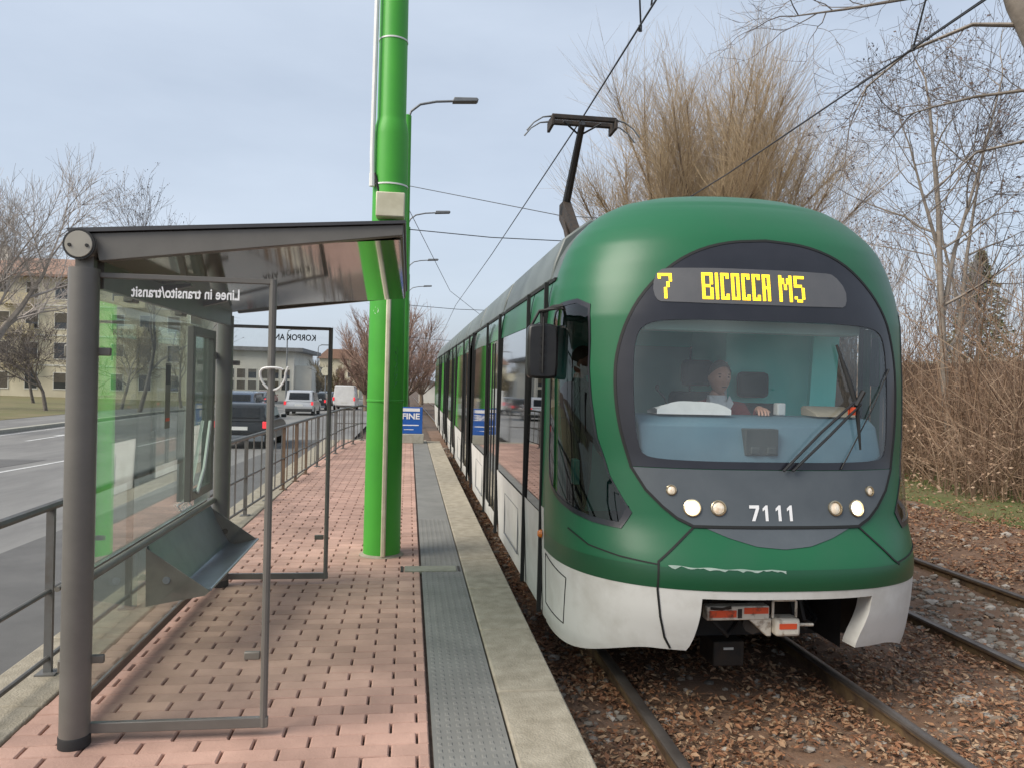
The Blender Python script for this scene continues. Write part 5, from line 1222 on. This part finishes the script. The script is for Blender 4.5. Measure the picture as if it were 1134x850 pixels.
# big bushy willow behind the tram: limbs from a low fork and thousands of upright shoots
def broom_tree(name, lab, loc, fork, h, rad_, seed, nl=26, nt_=110, twig='willow_twig', bark='willow_bark', group=None, tw=.011):
    rng = random.Random(seed); t = thing(name, lab, 'tree', loc, group); mt, mc = MB(), MB(); b = Vector(loc)
    mt.tube([b-Vector((0, 0, .2)), b+Vector((.05, 0, fork*.5)), b+Vector((0, 0, fork+.3))], [rad_*.09+.12, rad_*.075+.1, rad_*.06+.08], 10)
    top = b+Vector((0, 0, fork))
    for i in range(nl):
        az_ = 2*math.pi*i/nl*2.4+rng.uniform(-.3, .3); tilt = (.05+.95*((i+.5)/nl)**.75)*R(60)
        d = Vector((math.sin(tilt)*math.cos(az_), math.sin(tilt)*math.sin(az_), math.cos(tilt)))
        Ls = (h-fork)*(.98-.40*(tilt/R(60))**1.5)*rng.uniform(.72, 1.04)
        pts = []; q = top.copy(); dd = d.copy(); pts.append(q.copy())
        for k in range(7):
            dd = (dd+Vector((rng.gauss(0, .11), rng.gauss(0, .11), .06+rng.gauss(0, .05)))).normalized(); q = q+dd*Ls*.78/7; pts.append(q.copy())
        mt.tube(pts, [rad_*.022*(1-.9*k/7)+.008 for k in range(8)], 5, caps=False)
        for j in range(nt_):
            f = .12+.88*rng.random()**.75; k = min(6, int(f*7)); a = pts[k].lerp(pts[k+1], f*7-k); dl = (pts[k+1]-pts[k]).normalized()
            nd = (dl*.8+Vector((rng.gauss(0, .42), rng.gauss(0, .42), rng.gauss(.12, .25)))).normalized(); l = Ls*rng.uniform(.09, .27)
            m1 = a+nd*l*.5+Vector((rng.gauss(0, .06), rng.gauss(0, .06), rng.gauss(.0, .05))); e = m1+(nd+Vector((0, 0, .22))).normalized()*l*.5
            mc.tube([a, m1, e], [tw, tw*.75, tw*.3], 3, caps=False)
            for kk in range(2):
                f2 = rng.uniform(.3, .8); a2 = a.lerp(e, f2); n2 = (nd+Vector((rng.gauss(0, .6), rng.gauss(0, .6), rng.gauss(.15, .35)))).normalized()
                mc.tube([a2, a2+n2*l*rng.uniform(.25, .5)], [tw*.6, tw*.22], 3, caps=False)
    mt.build('trunk', bark, t, angle=60); mc.build('crown', twig, t); return t
broom_tree('willow_tree', 'large tan bare willow with upright shoots rising behind the tram roof', (10.45, 26, base_z(10.4, 26)), 3.2, 16.6, 4.2, 21, nl=78, nt_=165, tw=.0072)
broom_tree('willow_tree', 'smaller reddish bare tree to the left of the big tan willow', (8.3, 34, base_z(8, 34)), 2.2, 9.8, 3.0, 22, nl=22, nt_=60, twig='twig_red', tw=.013)
broom_tree('willow_tree', 'thin bare tree on the right flank of the big tan willow', (13.0, 31, base_z(13, 30)), 2.0, 8.4, 3.0, 23, nl=20, nt_=45, twig='twig_grey', tw=.010)
# right-hand bare trees
def path_tree(name, lab, paths, seed, group, n=7, pods=.5, L0=1.9, maxd=4, tw='twig_grey', bk='bark_pale', up=.1, spread=.7):
    """stems along given paths, side branches growing off them"""
    rng = random.Random(seed); t = thing(name, lab, 'tree', paths[0][0][:3], group); mt, mc = MB(), MB(); ends = []
    for path in paths:
        P = [Vector(p[:3]) for p in path]; mt.tube(P, [p[3] for p in path], 7, caps=False)
        for k in range(n):
            f = .30+.70*(k+rng.random()*.8)/n; i = min(len(P)-2, int(f*(len(P)-1))); g = f*(len(P)-1)-i; q = P[i].lerp(P[i+1], min(1, g)); r = path[i][3]*.45
            a_ = rng.uniform(0, 6.28); d = Vector((math.cos(a_), math.sin(a_)*.7, rng.uniform(.25, .9))).normalized()
            branch(mt, mc, q, d, L0*(1.15-.6*f)*rng.uniform(.8, 1.2), max(.012, r), 1, maxd, rng, up, spread, (2, 3), .6, 1, .15, ends, .0055)
        branch(mt, mc, P[-1], (P[-1]-P[-2]).normalized(), L0*.6, path[-1][3], 1, maxd, rng, up, spread, (2, 3), .6, 1, .13, ends, .0055)
    mt.build('trunk', bk, t, angle=60); cr_ = mc.build('crown', tw, t); m = MB()
    for e in ends:
        if rng.random() < pods:
            for k in range(rng.randint(2, 6)):
                c = e+Vector((rng.gauss(0, .05), rng.gauss(0, .05), rng.gauss(-.03, .05))); sz_ = rng.uniform(.012, .034); u = Vector((rng.gauss(0, 1), rng.gauss(0, 1), rng.gauss(0, 1))).normalized()*sz_*1.6; v = u.orthogonal().normalized()*sz_
                m.add([c-u, c+v, c+u, c-v], [(0, 1, 2, 3)])
    m.build('seed_clumps', 'seed_pods', cr_, smooth=False); return t
gz_ = base_z(12.2, 16)-.1
path_tree('ash_tree', 'slender forked bare tree with dark seed clusters rising from the thicket', [[(12.25, 16, gz_, .10), (12.05, 16, 2.4, .085), (11.9, 16, 4.2, .07), (11.72, 15.9, 6.0, .055), (11.35, 15.8, 8.4, .028)],
   [(11.95, 16, 3.6, .06), (12.3, 16.1, 5.2, .045), (12.9, 16.1, 7.2, .03), (13.3, 16, 9.2, .015)], [(11.8, 16, 5.2, .045), (11.3, 15.9, 6.4, .03), (10.9, 15.8, 7.4, .018)]], 31, 'bare trees over the thicket', 8)
path_tree('ash_tree', 'second slender bare tree, further right and nearer the conifer', [[(14.0, 18, gz_, .08), (13.9, 18, 3.0, .065), (14.1, 18, 5.5, .045), (14.5, 18, 8.4, .02)], [(13.95, 18, 4.0, .045), (13.4, 18, 5.8, .03), (13.2, 18, 7.6, .015)]], 32, 'bare trees over the thicket', 7)
bare_tree('ash_tree', 'short bare sapling beside the right flank of the tram', (10.6, 17, base_z(10, 17)), 6.0, .05, 33, 4, 'bark_pale', 'twig_pale', (.0, 0), 'bare trees over the thicket', .3, up=.2, spread=.5, kids=(2, 4), minr=.006)
bare_tree('ash_tree', 'pale bare sapling at the back of the thicket behind the tram edge', (12.4, 23, base_z(12, 23)), 7.0, .06, 34, 4, 'bark_pale', 'twig_pale', (.0, 0), 'bare trees over the thicket', .2, up=.2, spread=.5, kids=(3, 4), minr=.008)
for i, (x, y, h, tw, lab) in enumerate(((11.4, 20, 6.8, 'twig_pale', 'tallest of the pale saplings crowding behind the tram edge'), (13.2, 21, 6.4, 'twig_pale', 'pale sapling between the two slender seeded trees'), (17.0, 22, 6.2, 'twig_grey', 'grey sapling standing to the right of the fir'), (16.2, 20, 5.8, 'twig_pale', 'pale sapling at the right edge of the thicket'), (12.0, 27, 8.2, 'twig_red', 'brownish bare sapling far back between willow and thicket'), (14.4, 30, 8.0, 'twig_red', 'brownish bare sapling far back left of the fir'))):
    bare_tree('sapling', lab, (x, y, base_z(x, y)-.05), h, .045, 140+i, 4, 'bark_pale', tw, (rnd.uniform(-.08, .08), 0), 'saplings in the thicket', .15, up=.28, spread=.42, kids=(3, 4), minr=.006)
# large near tree leaning into the top right corner
t = thing('plane_tree', 'thick leaning trunk with long bare branches in the top right corner', 'tree', (10.2, 8.6, base_z(10.2, 8.6)))
mt, mc = MB(), MB(); rng = random.Random(41)
tr = [(10.3, 8.6, .1), (9.5, 8.55, 2.2), (8.5, 8.5, 4.2), (7.62, 8.4, 5.9), (7.17, 8.4, 6.65), (6.7, 8.3, 7.6), (6.4, 8.2, 8.8)]
mt.tube(tr, [.24, .21, .18, .155, .14, .12, .09], 10)
for path in ([(7.95, 8.5, 5.3), (7.7, 8.8, 5.8), (7.1, 9.0, 5.74), (6.5, 9.0, 5.56), (6.1, 9.0, 5.42)], [(7.3, 8.4, 6.4), (6.8, 8.7, 6.5), (6.1, 8.9, 6.2), (5.6, 9, 5.75), (5.45, 9, 5.4)], [(7.0, 8.4, 6.9), (6.2, 8.8, 6.85), (5.3, 9, 6.7), (4.6, 9, 6.55)], [(8.2, 8.5, 4.8), (7.8, 8.9, 5.2), (7.3, 9.2, 5.1), (6.9, 9.3, 4.7)], [(6.8, 8.3, 7.3), (5.9, 8.6, 7.2), (5.0, 8.9, 7.0)]):
    P = [Vector(p) for p in path]; mt.tube(P, [.030*(1-.75*i/(len(P)-1)) for i in range(len(P))], 6, caps=False)
    for k in range(9):
        f = .25+.75*(k+rng.random())/9; i = min(len(P)-2, int(f*(len(P)-1))); q = P[i].lerp(P[i+1], min(1, f*(len(P)-1)-i)); dl = (P[i+1]-P[i]).normalized()
        d = (dl*.7+Vector((rng.gauss(0, .5), rng.gauss(0, .4), rng.gauss(.05, .6)))).normalized()
        branch(mt, mc, q, d, rng.uniform(.4, .85), .009, 2, 4, rng, up=.03, spread=.7, kids=(2, 3), thin=.6, wig=.2, minr=.0032)
    branch(mt, mc, P[-1], (P[-1]-P[-2]).normalized(), .7, .010, 2, 4, rng, up=.03, spread=.6, kids=(2, 3), thin=.6, wig=.2, minr=.0032)
mt.build('trunk', 'bark_pale', t, angle=60); mc.build('crown', 'twig_grey', t)
# conifer
cz0 = base_z(29, 36); t = thing('conifer_tree', 'dark green conical fir standing behind the boundary wall', 'tree', (29.0, 36, cz0))
m = MB(); m.tube([(29, 36, cz0), (29, 36, cz0+9.3)], [.22, .02], 8); m.build('trunk', 'bark_grey', t)
m = MB(); rng = random.Random(51)
for k in range(150):
    f = (k+.5)/150; z = cz0+1.2+7.9*f; rr_ = 2.9*(1-f)**.8*rng.uniform(.6, 1.15)+.10; a = k*2.4+rng.uniform(-.3, .3)
    for j in range(46):
        g = rng.random()**.6; aa = a+rng.gauss(0, .16)*(1.1-g*.5); c = Vector((29+math.cos(aa)*rr_*g, 36+math.sin(aa)*rr_*g, z-.32*rr_*g*g+rng.gauss(0, .07)))
        s = rng.uniform(.07, .17); u = Vector((math.cos(aa), math.sin(aa), rng.uniform(-.6, .4))).normalized()*s; v = u.orthogonal().normalized()*s*.35; v.rotate(Matrix.Rotation(rng.uniform(0, 3), 3, u.normalized()))
        m.add([c-u, c+v, c+u, c-v], [(0, 1, 2, 3)])
m.build('crown', 'conifer_needles', t, smooth=False)
# thicket
m = MB(); rng = random.Random(61)
for k in range(9500):
    y = 8.6+25*rng.random()**1.2; x0 = 9.5+max(0, 16-y)*.10+.35*math.sin(y*1.9); x = x0+rng.random()**.8*(6.0)
    z = base_z(x, y); h = (rng.uniform(.6, 2.4) if rng.random() < .74 else rng.uniform(2.2, 4.9))*(.8+.3*math.sin(x*1.9+y*.8))*min(1, .45+(x-x0)*.5)+.2
    a = rng.uniform(0, 6.28); d = rng.gauss(0, .42); p0 = Vector((x, y, z)); p1 = p0+Vector((d*math.cos(a)*h*.5, d*math.sin(a)*h*.5, h*.55)); p2 = p0+Vector((d*math.cos(a)*h*1.3, d*math.sin(a)*h*1.3, h))
    m.tube([p0, p1, p2], [.012, .009, .004], 3, caps=False)
    for j in range(4):
        f = rng.uniform(.2, .95); q = p0.lerp(p1, f*2) if f < .5 else p1.lerp(p2, f*2-1)
        m.tube([q, q+Vector((rng.gauss(0, .28), rng.gauss(0, .28), rng.gauss(.14, .2)))], [.006, .002], 3, caps=False)
for k in range(11000):   # dead leaves and dry stalks at the foot
    y = 9.0+22*rng.random()**1.2; x0 = 8.9+max(0, 16-y)*.10; x = x0+rng.random()*5; z = base_z(x, y)+rng.random()**2*1.3
    c = Vector((x, y, z)); a = Vector((rng.gauss(0, 1), rng.gauss(0, 1), rng.gauss(0, 1))).normalized()*rng.uniform(.02, .05); b = a.orthogonal().normalized()*.022
    m.add([c-a, c+b, c+a, c-b], [(0, 1, 2, 3)])
tag(m.build('undergrowth', 'brush', smooth=False), 'dense leafless brown thicket along the far side of the tracks', 'undergrowth', kind='stuff')
# left near trees
bare_tree('street_tree', 'pale leaning bare tree in front of the yellow apartment block', (-16.4, 30, RZ(30)+.1), 11.4, .26, 71, 5, 'bark_pale', 'twig_pale', (.34, 0), None, 0, up=.10, spread=.62, kids=(3, 5), minr=.008)
bare_tree('street_tree', 'darker small bare tree just above the shelter roof corner', (-15.8, 48, RZ(48)+.1), 13.5, .14, 72, 5, 'bark_grey', 'twig_grey', (.12, 0), None, .5, up=.12, spread=.6, kids=(2, 4), minr=.009)
for i, (x, y, h, lab) in enumerate(((-24.5, 46, 6.2, 'low spreading bare tree before the apartment windows at the photo edge'), (-20.5, 47, 5.6, 'low spreading bare tree just left of the shelter post'), (-18.2, 52, 6.4, 'bare tree seen through the middle of the shelter back glass'), (-16.2, 58, 7.0, 'bare tree seen through the glass beside the timetable frame'), (-27, 60, 7.5, 'bare tree furthest left in front of the apartment block'))):
    bare_tree('street_tree', lab, (x, y, RZ(y)+.2), h, .12, 80+i, 4, 'bark_grey', 'twig_olive' if i in (2, 3) else 'twig_grey', (rnd.uniform(-.1, .1), 0), 'bare trees on the lawn', 0, up=.06, spread=.8, kids=(3, 6), minr=.013)
# reddish row beside the line and the far tree belt
for i, (x, y, h, tw, lab) in enumerate(((-1.5, 58, 10.6, 'twig_red', 'tall reddish bare tree right behind the green pole'), (-.2, 72, 12.6, 'twig_red', 'reddish bare tree just right of the green pole'), (-3.6, 66, 9.8, 'twig_red', 'reddish bare tree just left of the green pole'), (1.6, 100, 13, 'twig_red', 'far reddish bare tree beside the end of the tram'), (-4.4, 88, 10.5, 'twig_red', 'reddish bare tree above the white van'))):
    broom_tree('poplar_tree', lab, (x, y, G(y)-.1), 1.2, h, 2.4, 90+i, nl=22, nt_=40, twig=tw, group='reddish bare trees along the line', tw=.022)
for i, (x, y, h, tw, lab) in enumerate(((-7.5, 100, 6.5, 'twig_red', 'low brown tree behind the yellow rimmed sign'), (-9.8, 104, 7.0, 'twig_olive', 'olive tinted tree under the smallest far lamp'), (-12.5, 112, 7.4, 'twig_olive', 'olive tinted tree in the middle of the far belt'), (-15.5, 122, 6.4, 'twig_red', 'brown tree between the small house and the factory'), (-6.5, 130, 8.0, 'twig_red', 'farthest brown tree above the line of traffic'))):
    broom_tree('belt_tree', lab, (x, y, G(y)-.1), .8, h, 2.4, 110+i, nl=18, nt_=34, twig=tw, group='far tree belt along the road', tw=.028)
